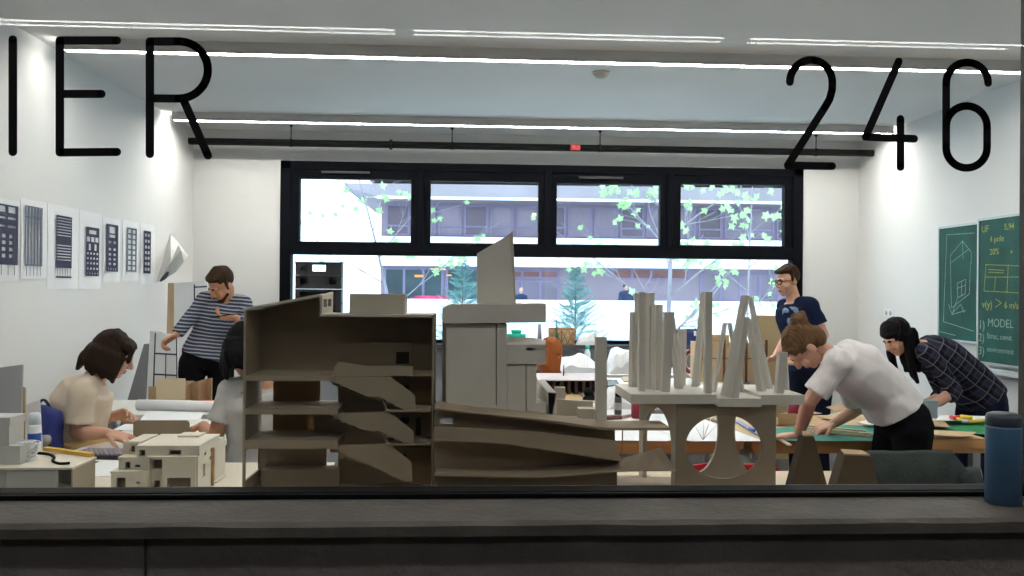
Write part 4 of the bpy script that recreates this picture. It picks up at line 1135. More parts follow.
obj('lattice', mb, m_cr, t)
obj('filling', MB().box(xa+.01, xb-.01, Yc+.012, Yc+d-.01, zsl+.002, z1-.03), mat('crate_soil', (.60,.45,.28), .9, .2), t)
b = V((P(556.5, 340, Yc-.05).x, Yc-.045, zsl)); h = P(556.5, 319, Yc-.05).z-zsl
t = thing('potted_conifer', 'tiny dark green potted conifer before the wooden crate', 'plant', b)
obj('pot', MB().lathe(b, [(.001,0),(.022,0),(.028,.035),(.024,.035),(.001,.03)], 16), mat('grey_pot', (.2,.2,.2), .7, .1), t)
mb = MB()
for k in range(60):
    u = k/60; z = .035+(h-.035)*u; a = k*2.4; R = .035*(1-u)+.004
    mb.tube([b+V((0,0,z)), b+V((math.cos(a)*R, math.sin(a)*R, z+R*.7))], [.004, .0015], 4)
obj('foliage', mb, mat('dark_conifer', (.02,.16,.09), .8, .2, 9), t)
# folded papers and toolbox on the sill
def crumple(name, label, px0, px1, py0, py1, Y, d, m, cat='paper', rough=.035, seed=0, zb=None):
    """a heap of loosely folded sheet: closed mesh with an uneven top"""
    xa, xb = P(px0, py1, Y).x, P(px1, py1, Y).x; zb = P(px0, py1, Y).z if zb is None else zb; z1 = P((px0+px1)/2, py0, Y).z
    nx, ny = 14, 7; top, bot = [], []
    for j in range(ny+1):
        for i in range(nx+1):
            u, v = i/nx, j/ny
            e = min(1, 4*min(u, 1-u))*min(1, 4*min(v, 1-v)+.15)
            hgt = (z1-zb)*min(1.1, e**.5*(.55+.45*math.sin(math.pi*(u*.8+.1)))+.35*noise.noise(V((u*4+seed, v*2, seed))))
            x = xa+(xb-xa)*u+rough*.4*noise.noise(V((u*5, v*5, seed+3))); y = Y+d*v
            top.append(V((x, y, zb+max(hgt, .002)))); bot.append(V((x, y, zb)))
    W = nx+1; N = len(top); fs = []
    for j in range(ny):
        for i in range(nx):
            a = j*W+i; fs.append((a, a+1, a+W+1, a+W)); fs.append((N+a, N+a+W, N+a+W+1, N+a+1))
    for i in range(nx): fs += [(i, N+i, N+i+1, i+1), (ny*W+i, ny*W+i+1, N+ny*W+i+1, N+ny*W+i)]
    for j in range(ny): fs += [(j*W, (j+1)*W, N+(j+1)*W, N+j*W), (j*W+nx, N+j*W+nx, N+(j+1)*W+nx, (j+1)*W+nx)]
    return solid(name, label, cat, MB().add(top+bot, fs), m)
crumple('paper_heap', 'loose white papers on the window sill right of the wooden crate', 577, 605, 334, 341, 8.36, .1, m_paper, seed=1, zb=zsl)
crumple('paper_heap', 'loose white papers on the window sill left of the blue toolbox', 642, 674, 331, 341, 8.36, .1, m_paper, seed=7, zb=zsl)
Yc = 8.36; xa, xb = P(676, 340, Yc).x, P(701, 340, Yc).x; z1 = P(688, 329, Yc).z
t = thing('toolbox', 'navy blue toolbox with a handle on the window sill behind the columns', 'toolbox', ((xa+xb)/2, Yc, zsl))
m_nb = mat('navy_plastic', (.012,.03,.13), .4, .1)
obj('body', MB().frustum([(xa, Yc, zsl), (xb, Yc, zsl), (xb, Yc+.1, zsl), (xa, Yc+.1, zsl)], [(xa-.01, Yc-.005, z1-.04), (xb+.01, Yc-.005, z1-.04), (xb+.01, Yc+.105, z1-.04), (xa-.01, Yc+.105, z1-.04)]), m_nb, t, bevel=.005)
obj('lid', MB().frustum([(xa-.012, Yc-.008, z1-.04), (xb+.012, Yc-.008, z1-.04), (xb+.012, Yc+.108, z1-.04), (xa-.012, Yc+.108, z1-.04)], [(xa+.02, Yc+.01, z1), (xb-.02, Yc+.01, z1), (xb-.02, Yc+.09, z1), (xa+.02, Yc+.09, z1)]), m_nb, t, bevel=.005)
obj('handle', MB().tube([(xa+.05, Yc+.05, z1), (xa+.05, Yc+.05, z1+.03), (xb-.05, Yc+.05, z1+.03), (xb-.05, Yc+.05, z1)], .008, 8), mat('pale_blue', (.25,.4,.6), .4, .05), t)
for u in (.25, .75):
    x = xa+(xb-xa)*u; obj('latch', MB().box(x-.012, x+.012, Yc-.016, Yc-.008, z1-.07, z1-.02), m_paper, t)

# ------------------------------------------------------------------ far tables: sheets, bottle, boxes
def bottle(name, label, px, py0, Y, zb, r, m, mcap, mid=None):
    x = P(px, 360, Y).x; h = P(px, py0, Y).z-zb; b = V((x, Y, zb))
    t = thing(name, label, 'bottle', b)
    obj('body', MB().lathe(b, [(.001,0),(r*.92,0),(r,.006),(r,h*.62),(r*.85,h*.72),(r*.5,h*.82),(r*.48,h*.85),(.001,h*.85)], 20), m, t)
    o = obj('cap', MB().lathe(b, [(.001,h*.84),(r*.62,h*.84),(r*.62,h),(.001,h)], 20), mcap, t); return t
o = bottle('water_bottle', 'clear water bottle with a green cap on the counter below the window', 587.3, 345.5, 8.23, TZ, .034, mat('clear_plastic', (.62,.68,.74), .15, .04), m_turq)
crumple('paper_heap', 'large crumpled white sheets on the counter below the window, left of the bottle', 553, 603, 357, 376, 7.66, .5, m_paper, seed=2, zb=TZ)
crumple('paper_heap', 'tall crumpled white sheet on the counter beside the lone column', 609, 640, 350, 376, 7.62, .35, m_paper, seed=11, zb=TZ)
# plate on dark ribs
Yq = 6.10; xa, xb = P(538.5, 380, Yq).x, P(612, 380, Yq).x; z1 = P(575, 379, Yq).z
t = thing('rib_model', 'pale flat plate on a row of dark ribs on the small table', 'architectural model', ((xa+xb)/2, Yq, TZ))
z1 = TZ+.115
obj('plate', MB().box(xa, xb, Yq, Yq+.50, z1-.008, z1), mat('pinkish_board', (.62,.55,.55), .6, .04), t)
for k in range(9):
    x = xa+.06+(xb-xa-.08)*k/8.5; obj('rib', MB().box(x-.004, x+.020, Yq+.03, Yq+.46, TZ, z1-.008), mat('dark_brown_rib', (.05,.022,.02), .7, .1), t)
t = thing('pen', 'thin dark pen standing upright on the ribbed plate', 'pen', (P(563.5, 371, Yq+.3).x, Yq+.3, z1))
b = V(t.location); obj('barrel', MB().tube([b+V((0,0,.0)), b+V((.002,0,.075))], .006, 10), mat('dark_pen', (.05,.05,.06), .5, .05), t); obj('tip', MB().cone(b+V((.002,0,.075)), .006, b+V((.002,0,.09)), .001, 10), m_steel, t)
# black desk tool on the small table
b = PZ(590, 400, TZ); 
t = thing('tape_dispenser', 'black tape dispenser on the wooden table before the ribbed plate', 'tape dispenser', (b.x, 5.2, TZ))
b = V((P(590, 398, 5.8).x, 5.82, TZ))
obj('base', MB().frustum([b+V((-.05,-.03,0)), b+V((.05,-.03,0)), b+V((.05,.03,0)), b+V((-.05,.03,0))], [b+V((-.045,-.02,.025)), b+V((.03,-.02,.04)), b+V((.03,.02,.04)), b+V((-.045,.02,.025))]), m_black, t, bevel=.004)
obj('tape_roll', MB().tube([b+V((-.01,-.015,.055)), b+V((-.01,.015,.055))], .034, 20), m_black, t)
obj('cutter', MB().box(b.x-.058, b.x-.045, b.y-.014, b.y+.014, TZ+.02, TZ+.05), m_steel, t)
# spray can, tape, mug, books on the wooden table behind the arched model
b = V((P(618, 415, 5.15).x, 5.15, TZ)); h = P(618, 391.5, 5.15).z-TZ
t = thing('spray_can', 'dark spray can standing on the white table left of the column model', 'spray can', b)
r = .024
obj('can_body', MB().lathe(b, [(.001,0),(r,0),(r,h*.72),(r*.8,h*.77),(.001,h*.77)], 20), mat('dark_grey_can', (.05,.05,.055), .35, .05), t)
obj('can_cap', MB().lathe(b, [(.001,h*.77),(r*.85,h*.77),(r*.82,h),(.001,h)], 20), m_black, t)
o = obj('label_band', MB().lathe(b, [(r+.0005,h*.2),(r+.0008,h*.22),(r+.0008,h*.5),(r+.0005,h*.52)], 20), mat('grey_label', (.3,.3,.31), .5, .1), t); o['label'] = 'grey printed label'
b = V((P(613, 420, 4.95).x, 4.95, TZ))
solid('wood_offcut', 'dark reddish wood offcut lying by the spray can', 'wood offcut', MB().obox(b+V((0,0,.012)), (.05,.015,0), (-.006,.022,0), (0,0,.012)), mat('dark_red_wood', (.14,.06,.05), .6, .15), bevel=.002)
b = V((P(628, 416, 5.0).x, 5.02, TZ))
solid('wood_offcut', 'pale pinkish stick lying askew by the spray can', 'wood offcut', MB().obox(b+V((0,0,.008)), (.05,.05,0), (-.006,.006,0), (0,0,.008)), mat('pinkish_wood', (.45,.30,.26), .6, .1))
def mug(label, px, py1, Y, h, r, m):
    b = V((P(px, py1, Y).x, Y, TZ)); t = thing('mug', label, 'mug', b)
    obj('cup', MB().lathe(b, [(.001,0),(r*.9,0),(r,h*.15),(r,h),(r-.005,h),(r-.006,.012),(.001,.01)], 24), m, t)
    obj('handle', MB().tube([b+V((r*.95+.03*math.sin(k*math.pi/8), 0, h*.22+h*.56*k/8)) for k in range(9)], .006, 8), m, t)
m_mar = mat('maroon_glaze', (.20,.01,.03), .35, .05)
mug('maroon mug on the table, left of the column model', 636.5, 420, 5.0, .125, .034, m_mar)
mug('maroon mug beside the head of the woman in the white shirt', 796, 400, 4.95, .145, .052, m_mar)
# maroon ring tape standing on the far table
b = V((P(689.5, 375, 7.7).x, 7.7, TZ)); c = b+V((0,0,.118))
t = thing('tape_roll', 'maroon roll of wide tape standing on edge on the window counter', 'tape roll', b)
n = 28
ring = lambda r, y: [c+V((r*.55*math.cos(2*math.pi*k/n), y, r*math.sin(2*math.pi*k/n))) for k in range(n)]
obj('tape', MB().prism([ring(.118, -.03), ring(.080, -.03)], (0, .06, 0)), m_mar, t)
obj('core', MB().prism([ring(.079, -.028), ring(.070, -.028)], (0, .056, 0)), m_paper, t)
# stacked cardboard boxes and boards
Yk = 7.0
t = thing('cardboard_box', 'wide cardboard box with dark slats behind the leaning columns', 'box', (P(735, 378, Yk).x, Yk, TZ))
xa, xb = P(698, 360, Yk).x, P(768, 360, Yk).x; z1 = P(735, 343, Yk).z
obj('box_body', MB().box(xa, xb, Yk, Yk+.25, TZ, z1), m_kraft, t, bevel=.003)
for px in (724, 746, 766): x = P(px, 360, Yk).x; obj('slat', MB().box(x-.01, x+.01, Yk-.012, Yk-.001, TZ, z1+.03), mat('dark_slat', (.12,.05,.03), .7, .1), t)
z = (TZ+z1)/2+.04; obj('slat', MB().box(xa, xb, Yk-.008, Yk-.001, z-.008, z), mat('dark_slat', (.12,.05,.03), .7, .1), t)
x2, x3 = P(703, 340, Yk+.05).x, P(729, 340, Yk+.05).x
solid('cardboard_box', 'small cardboard box on top of the slatted box', 'box', MB().box(x2, x3, Yk+.04, Yk+.2, z1, P(716, 335, Yk+.04).z), m_kraft, bevel=.003)
Yk = 7.15
xa, xb = P(757, 360, Yk).x, P(830, 360, Yk).x
solid('cardboard_sheet', 'tall brown cardboard sheet standing behind the man with glasses', 'cardboard sheet', MB().box(xa, xb, Yk+.16, Yk+.168, .0, P(790, 316, Yk).z), mat('tan_cardboard', (.58,.44,.26), .85, .04, 4))
# white sheets lying flat on tables
def sheet(name, label, pts, Z, m, cat='paper', th=.0015):
    q = [PZ(a, b, Z) for a, b in pts]
    return solid(name, label, cat, MB().prism([q], (0, 0, -th)), m)
sheet('paper_sheet', 'large white sheet on the table behind the maroon tape', [(692, 386), (768, 386), (775, 397), (686, 397)], TZ+.004, m_paper)
t = thing('pencil', 'dark pencil lying on the big white sheet among the columns', 'pencil', PZ(746, 380, TZ+.012))
a, b = PZ(741, 391, TZ+.010), PZ(751, 397, TZ+.010)
obj('shaft', MB().tube([a, b], .006, 8), mat('dark_pen', (.05,.05,.06), .5, .05), t); obj('tip', MB().cone(b, .006, b+(b-a).normalized()*.02, .001, 8), m_kraft, t)
sheet('paper_sheet', 'white sheet with drawings behind the arched base', [(642, 425), (690, 414), (764, 441), (690, 441)], TZ+.004, m_paper)
for k, (pts, c, lab) in enumerate((([(735, 413), (739, 412), (765, 424), (762, 427)], (.10,.13,.32), 'blue ruler upper of the pair seen through the right arch'), ([(735, 421), (738, 419.5), (764, 434), (757, 435)], (.16,.19,.34), 'blue ruler lower of the pair seen through the right arch'))):
    sheet('ruler', lab, pts, TZ+.009+.0*k, mat('blue_ruler%d' % k, c, .4, .05), 'ruler', .004)
b = PZ(752, 430, TZ+.006)
t = thing('blue_marker', 'blue highlighter lying between the rulers', 'marker', b)
b = PZ(750, 429, TZ+.012); c_ = PZ(757, 432, TZ+.012)
obj('barrel', MB().tube([b, c_], .011, 10), mat('bright_blue', (.03,.06,.45), .4, .05), t); obj('cap', MB().cone(c_, .011, c_+(c_-b).normalized()*.02, .007, 10), m_paper, t)
# white wire pyramid
t = thing('wire_model', 'small white wire pyramid seen through the arch', 'architectural model', PZ(705, 441, TZ))
b = PZ(703, 440, TZ+.004); mb = MB()
for px, py in ((694, 424), (704, 419), (711, 418), (717, 424)):
    q = P(px, py, b.y+.05); mb.tube([b, q], .0022, 6)
obj('wires', mb, m_paper, t)
mb = MB(); tp = [P(px, py, b.y+.05) for px, py in ((694, 424), (704, 419), (711, 418), (717, 424))]
for i in range(3): mb.tube([tp[i], tp[i+1]], .0018, 6)
obj('top_wire', mb, m_paper, t)
sheet('paper_sheet', 'white papers on the orange edged table, left of the arched base', [(603, 440), (640, 420), (668, 424), (668, 441)], TZ+.003, m_paper)
crumple('paper_heap', 'loose papers and magazines on the orange edged table near the spray can', 607, 634, 391, 404, 5.36, .28, m_paper, seed=5, zb=TZ)
b = PZ(622, 402, TZ)
solid('book', 'closed dark grey book on the orange edged table behind the column model', 'book', MB().obox((P(655, 415, 5.28).x, 5.22, TZ+.012), (.06,.0,0), (0,.05,0), (0,0,.012)), mat('grey_book', (.13,.13,.15), .6, .1), bevel=.002)

for pts, c, lab in (([(604, 381), (617, 379.5), (619, 384), (607, 386)], (.10,.10,.12), 'closed dark grey magazine on the white sheeted table, right of the lone column'),
                    ([(612, 388), (630, 386), (634, 391), (616, 393)], (.62,.60,.56), 'pale magazine on the white sheeted table before the dark grey one'),
                    ([(621, 377), (634, 376), (636, 380), (624, 381)], (.50,.38,.22), 'tan card sheet on the white sheeted table by the first columns')):
    sheet('magazine', lab, pts, TZ+.012, mat('magazine_%d' % int(c[0]*100), c, .5, .1), 'magazine', .008)
# ------------------------------------------------------------------ cutting mats, wood strips on the right table
sheet('cutting_mat', 'green cutting mat under the hands of the woman in the white shirt', [(768, 441), (776, 428), (832, 424), (888, 427), (893, 441)], TZ+.003, m_green, 'cutting mat', .0025)
sheet('cutting_mat', 'green cutting mat lying before the woman in plaid', [(930, 433), (935, 421), (992, 421), (994, 434)], TZ+.003, mat('bright_green_mat', (.02,.22,.08), .6, .06, 15), 'cutting mat', .0025)
def strip_(label, a, b, w, h, z, m, name='wood_strip', cat='wood strip'):
    p, q = PZ(a[0], a[1], z), PZ(b[0], b[1], z); c = (p+q)/2; d = (q-p)/2; s = V((-d.y, d.x, 0)).normalized()*w/2
    return solid(name, label, cat, MB().obox(c+V((0,0,h/2)), d, s, (0,0,h/2)), m)
m_pine = wood('pine_strip', (.56,.45,.30), (.66,.54,.38))
for k, (a, b, lab) in enumerate((((806, 431.5), (876, 437.5), 'thin wood strip nearest the edge of the green mat'), ((808, 429), (874, 435), 'thin wood strip in the middle of the bundle on the green mat'), ((812, 427), (866, 432), 'thin wood strip farthest in the bundle on the green mat'))):
    strip_(lab, a, b, .016, .009, TZ+.004, m_pine)
strip_('pale wood strip sticking out from the table corner', (775, 437), (790, 446), .02, .008, TZ+.005, mat('pale_strip', (.72,.62,.45), .6, .05))
strip_('dark metal ruler on the green mat', (848, 429), (866, 434.5), .014, .004, TZ+.004, mat('dark_steel', (.06,.07,.08), .4, .1), 'metal_ruler', 'ruler')
for k, (pts, m, lab) in enumerate((
    ([(770, 424), (778, 418), (806, 421), (800, 427)], m_kraft, 'scrap cardboard left of the resting hand'),
    ([(776, 414), (806, 410), (822, 413), (790, 418)], m_brown, 'dark cardboard scrap behind the white sleeve'),
    ([(818, 417), (846, 411), (860, 414), (836, 420)], m_kraft, 'pale cardboard scrap behind the cutting hand'),
    ([(826, 407), (838, 404), (852, 408), (836, 411)], m_brown, 'small brown cardboard scrap near the far edge of the mat table'),
    ([(858, 422), (890, 414), (896, 420), (870, 425)], m_paper, 'white paper scrap beside the black trousers'),
    ([(928, 435), (934, 430), (976, 432), (970, 436.3)], m_kraft, 'kraft cardboard offcut at the edge of the right mat'),
    ([(915, 425), (920, 419), (944, 421), (950, 427)], m_brown, 'brown cardboard scrap under the plaid sleeve'),
    ([(936, 420), (940, 415), (986, 416), (984, 421)], m_paper, 'white paper pile beyond the right mat'))):
    z = TZ+.007+.0035*k
    o = sheet('cardboard_scrap' if m is not m_paper else 'paper_scrap', lab, pts, z, m, 'scrap', .003)
b = PZ(794, 411, TZ); c = V((P(790, 425, 4.75).x, 4.72, TZ+.011))
t = thing('cardboard_tray', 'shallow dark cardboard tray left of the working hands', 'tray', c)
xa, xb, y_a, y_b, z = c.x-.10, c.x+.08, 4.68, 4.86, TZ+.05
obj('base', MB().box(xa, xb, y_a, y_b, TZ+.012, TZ+.016), m_brown, t)
obj('rim', MB().box(xa, xb, y_a, y_a+.004, TZ+.016, z).box(xa, xb, y_b-.004, y_b, TZ+.016, z).box(xa, xa+.004, y_a+.004, y_b-.004, TZ+.016, z).box(xb-.004, xb, y_a+.004, y_b-.004, TZ+.016, z), m_brown, t)
# coloured items near the plaid woman
m_y2 = mat('bright_yellow', (.75,.55,.04), .45, .04)
def tubeitem(name, lab, cat, a, b, r, m, m2):
    p, q = PZ(a[0], a[1], TZ+.035+r), PZ(b[0], b[1], TZ+.035+r); t = thing(name, lab, cat, (p.x, p.y, TZ+.035)); d = (q-p)
    obj('barrel', MB().tube([p, p+d*.7], r, 12), m, t); obj('tip', MB().tube([p+d*.7, p+d*.78, q], [r*.95, r*.6, r*.35], 12), m2, t)
tubeitem('glue_tube', 'yellow glue tube with a red tip by the plaid woman', 'glue', (972, 418), (956, 416), .013, m_y2, m_red)
tubeitem('paint_tube', 'red tube lying beside the yellow glue', 'glue', (951, 417), (961, 420), .012, m_red, m_y2)
tubeitem('utility_knife', 'yellow utility knife near the table edge on the right', 'knife', (985, 420.5), (962, 422.5), .010, m_y2, m_steel)
b = V((P(928.5, 401, 5.0).x, 4.98, TZ+.04))
lidb = V(b)
t = thing('parts_box', 'small grey blue box behind the plaid sleeve', 'box', b)
obj('box_body', MB().box(b.x-.05, b.x+.05, b.y, b.y+.08, TZ, b.z+.06), mat('grey_blue', (.25,.33,.36), .6, .05), t, bevel=.003)
obj('box_lid', MB().box(b.x-.053, b.x+.053, b.y-.003, b.y+.083, b.z+.06, b.z+.075), mat('grey_blue', (.25,.33,.36), .6, .05), t, bevel=.003)

# ------------------------------------------------------------------ left table clutter
# laptop, brown board, wooden drawing board
strip_('yellow plywood drawing board lying before the woman in beige', (58, 447), (116, 436), .19, .014, TZ+.002, m_yel, 'drawing_board', 'board')
b = V((P(110, 452, 3.84).x, 3.86, TZ))
t = thing('keyboard', 'black keyboard with pale keys on the white table', 'keyboard', b)
ax, ay = V((.17, -.02, 0)), V((.02, .075, 0))
obj('base', MB().obox(b+V((0,0,.010)), ax, ay, (0,0,.010)), mat('keyboard_black', (.03,.025,.035), .5, .05), t, bevel=.003)
mb = MB()
for i in range(14):
    for j in range(5):
        c = b+ax*(-.93+1.86*(i+.5)/14)+ay*(-.86+1.72*(j+.5)/5)+V((0,0,.023))
        mb.obox(c, ax*.048, ay*.12, (0,0,.003))
o = obj('keys', mb, mat('pale_key', (.30,.27,.31), .5, .05), t)
a = P(133, 436, 4.12); xb = P(189, 436, 4.12).x; zt_k = P(160, 420.5, 4.12).z
n = 6; R = .018
pts = [V((a.x, 4.12, TZ)), V((xb, 4.12, TZ))]+[V((xb-R+R*math.cos(rad(q)), 4.12, zt_k-R+R*math.sin(rad(q)))) for q in range(0, 91, 15)]+[V((a.x+R-R*math.cos(rad(q)), 4.12, zt_k-R+R*math.sin(rad(q)))) for q in range(90, -1, -15)]
solid('backing_board', 'grey brown board with rounded corners standing on the white table', 'board', MB().prism([pts], (0, .012, 0)), mat('grey_brown', (.25,.20,.13), .7, .04), bevel=.002)
sheet('paper_sheet', 'white sheet on the left table behind the house model', [(112, 430), (125, 424), (200, 424), (205, 431)], TZ+.003, m_paper)
sheet('paper_sheet', 'white sheet beside the keyboard at the front of the cream table', [(74, 476), (100, 461), (126, 461), (112, 476)], TZ+.003, m_paper)
# far left table: roll, papers, cardboard boxes
a, b = P(138, 407, 5.30), P(222, 407, 5.22); z = TZ+.035
t = thing('paper_roll', 'long white roll of paper on the far left table', 'paper roll', ((a.x+b.x)/2, 5.26, TZ))
a.z = b.z = z
obj('roll', MB().tube([a, b], .035, 20), m_paper, t)
d = (b-a).normalized(); obj('end_spiral', MB().tube([a-d*.002, a], .022, 16), mat('paper_shadow', (.55,.54,.50), .8, .02), t)
Yk = 5.50
xa, xb = P(150, 390, Yk).x, P(212, 390, Yk).x
t = thing('cardboard_model', 'open brown cardboard model box with zigzag walls on the far left table', 'cardboard model', ((xa+xb)/2, Yk, TZ))
zk = TZ+.004
obj('base', MB().box(xa-.06, xb+.16, Yk-.06, Yk+.22, TZ, zk), m_kraft, t)
pz = [(P(186, 372, Yk).x, Yk), (P(191, 372, Yk+.05).x, Yk+.06), (P(198, 372, Yk).x, Yk+.01), (P(204, 372, Yk).x, Yk+.07), (P(212, 372, Yk).x, Yk)]
for i in range(4):
    (p, q), (r_, s_) = pz[i], pz[i+1]
    d = V((r_-p, s_-q, 0)); nn = V((-d.y, d.x, 0)).normalized()*.004
    zt1, zt2_ = TZ+.14+.012*i, TZ+.14+.012*(i+1)
    obj('wall_panel', MB().frustum([V((p,q,zk))-nn, V((r_,s_,zk))-nn, V((r_,s_,zk))+nn, V((p,q,zk))+nn], [V((p,q,zt1))-nn, V((r_,s_,zt2_))-nn, V((r_,s_,zt2_))+nn, V((p,q,zt1))+nn]), m_brown, t)
obj('wall_panel', MB().box(P(149, 390, Yk).x, P(157, 390, Yk).x, Yk-.01, Yk-.002, zk, TZ+.13), m_brown, t)
obj('wall_panel', MB().box(P(152, 390, Yk).x, P(186, 390, Yk).x, Yk+.15, Yk+.158, zk, TZ+.15), m_kraft, t)
Yk = 5.38
solid('cardboard_sheet', 'pale cardboard panel standing before the brown cardboard box', 'cardboard sheet', MB().box(P(156, 390, Yk).x, P(185, 390, Yk).x, Yk, Yk+.008, TZ+.0045, P(170, 378.5, Yk).z), mat('light_kraft', (.66,.54,.37), .85, .04), bevel=.001)
b = V((P(211, 396, 5.36).x, 5.36, TZ))
solid('red_folder', 'red folder on the far left table before the grey shirt', 'folder', MB().obox(b+V((0,.04,.025)), (.07,.01,0), (-.01,.06,0), (0,0,.02)), m_red, bevel=.003)
sheet('paper_sheet', 'white sheets before the paper roll on the far left table', [(140, 420), (150, 408), (206, 408), (200, 420)], TZ+.003, m_paper)
# boards leaning in the left corner
def lean(name, label, cat, base, w, h, tilt, m, th=.012, axis='x', parts=None):
    pass
def panel3(name, label, cat, p00, p10, p11, p01, th, m, lines=None, mline=None):
    p00, p10, p11, p01 = map(V, (p00, p10, p11, p01)); n = (p10-p00).cross(p01-p00).normalized()
    t = thing(name, label, cat, (p00+p10)/2)
    obj('panel', MB().prism([[p00, p10, p11, p01]], -n*th), m, t)
    if lines:
        mb = MB(); bl = lambda u, v: p00.lerp(p10, u).lerp(p01.lerp(p11, u), v)
        for (u0, v0, u1, v1, wd) in lines:
            a, b = bl(u0, v0), bl(u1, v1); d = (b-a).normalized(); s = n.cross(d)*wd/2
            mb.prism([[a+s+n*.001, a-s+n*.001, b-s+n*.001, b+s+n*.001]], n*.001)
        obj('drawn_lines', mb, mline or m_ink, t)
    return t
Yp = 6.25
q = lambda px, py, Y: P(px, py, Y)
b0, b1 = q(160, 396, Yp), q(182, 396, Yp-.15)
for p in (b0, b1): p.z = 0.42
# easel-like chest carrying the boards
solid('storage_chest', 'grey chest behind the far left table carrying the leaning boards', 'chest', MB().box(XL+.02, P(188, 396, Yp).x, Yp-.25, Yp+.75, 0, .42), mat('grey_chest', (.26,.27,.29), .6, .06), bevel=.006)
panel3('gridded_board', 'white board with a black window grid touched by the man in stripes', 'panel', (b0.x, Yp-.15, .421), (b1.x, Yp-.22, .421), q(177, 334, Yp-.02), q(155.5, 333, Yp+.05), .012, m_paper,
       [(0,.40,1,.40,.012), (0,.60,1,.60,.012), (0,.80,1,.80,.012), (.5,.2,.5,.80,.008), (.0,.3,.0,1,.012), (0,.22,1,.22,.012), (.98,.2,.98,1,.010)])
panel3('cardboard_sheet', 'white board with a brown edge just behind the gridded board', 'panel', (b0.x-.10, Yp-.04, .421), (b0.x+.1, Yp-.09, .421), q(163, 332, Yp+.08), q(150, 331, Yp+.12), .02, m_paper)
panel3('grey_board', 'narrow grey panel leaning on the wall left of the gridded board', 'panel', (XL+.20, Yp+.05, .421), (b0.x-.10, Yp+.05, .421), q(156, 343, Yp+.12), q(144, 344, Yp+.14), .012, mat('mid_grey_panel', (.22,.22,.23), .7, .04))
panel3('large_board', 'tall white board with drawn lines leaning behind the man in stripes', 'panel', (q(175, 380, 6.75).x, 6.75, .421), (q(208, 380, 6.7).x, 6.7, .0+.421), q(207, 281, 6.95), q(174, 283, 7.0), .012, m_paper,
       [(.62,.28,.62,.98,.012), (.62,.96,1,.96,.012), (.62,.75,1,.75,.012), (.62,.55,1,.55,.012), (.62,.35,1,.35,.012)])
panel3('brown_board', 'tall brown cardboard board with a dark gap, leaning by the corner', 'panel', (q(165, 380, 6.85).x, 6.84, .421), (q(174.5, 380, 6.82).x, 6.82, .421), q(174, 283, 7.05), q(168, 283, 7.08), .03, m_kraft)
# grey board at the far left edge, tangle of wire, spray bottle, backpack
Yp = 3.55
panel3('grey_board', 'tall grey blue board standing at the far left end of the cream table', 'panel', (P(-40, 430, Yp).x, Yp, TZ), (P(20, 430, Yp-.02).x, Yp-.02, TZ), P(22.5, 364.5, Yp+.03), P(-40, 373, Yp+.06), .008, mat('grey_blue_board', (.30,.31,.33), .8, .03))
panel3('brown_board', 'narrow brown cardboard strip beside the grey blue board', 'panel', (P(17.5, 430, 3.62).x, 3.62, TZ), (P(25, 430, 3.61).x, 3.61, TZ), P(25, 388, 3.66), P(17.5, 384, 3.67), .008, m_kraft)
panel3('paper_sheet', 'white paper standing between the grey board and the backpack', 'paper', (P(20, 430, 3.68).x, 3.68, TZ), (P(44, 430, 3.67).x, 3.67, TZ), P(40, 400, 3.70), P(20, 407, 3.71), .002, m_paper)
b = V((P(34.5, 447, 3.50).x, 3.50, TZ)); h = P(34, 412.5, 3.50).z-TZ; r = .025
t = thing('spray_bottle', 'white spray deodorant bottle with a blue label beside the backpack', 'bottle', b)
obj('bottle_body', MB().lathe(b, [(.001,0),(r,0),(r*1.02,h*.2),(r,h*.78),(r*.92,h*.81),(.001,h*.81)], 24), m_paper, t)
obj('bottle_cap', MB().lathe(b, [(.001,h*.80),(r*.93,h*.80),(r*.88,h*.97),(r*.6,h),(.001,h)], 24), mat('pale_blue_cap', (.62,.68,.78), .35, .02), t)
o = obj('label', MB().lathe(b, [(r*1.022,h*.52),(r*1.035,h*.53),(r*1.03,h*.66),(r*1.015,h*.67)], 24), mat('blue_label', (.03,.09,.42), .4, .05), t); o['label'] = 'blue label'
mb = MB(); random.seed(3)
c = V((P(22, 440, 3.16).x, 3.17, P(40, 467, 3.06).z+.04))
pts = [c+V((.05*math.sin(k*1.1)+.02*math.sin(k*2.3), .03*math.cos(k*1.7), .035*math.sin(k*.73))) for k in range(40)]
solid('wire_tangle', 'tangle of white wire on the flat box model', 'wire', MB().tube(seg([tuple(p) for p in pts], 3), .0022, 6), m_paper)
ztp_ = P(40, 467, 3.06).z
pts = [PZ(a, b, ztp_+.006) for a, b in ((24, 454), (36, 453), (48, 454), (54, 457), (53, 461), (60, 463.5), (70, 463))]
solid('black_cable', 'short black cable curving over the white box top', 'cable', MB().tube(seg([tuple(p) for p in pts], 4), .0055, 8), m_black)
a, b = PZ(45, 449, ztp_+.006), PZ(92, 455.5, ztp_+.006)
d = (b-a)/2; s = V((-d.y, d.x, 0)).normalized()*.011
solid('yellow_strip', 'yellow wooden strip lying along the rim of the white box top', 'wood strip', MB().obox((a+b)/2+V((0,0,.002)), d, s, (0,0,.0075)), mat('yellow_strip', (.62,.40,.08), .6, .06), bevel=.001)

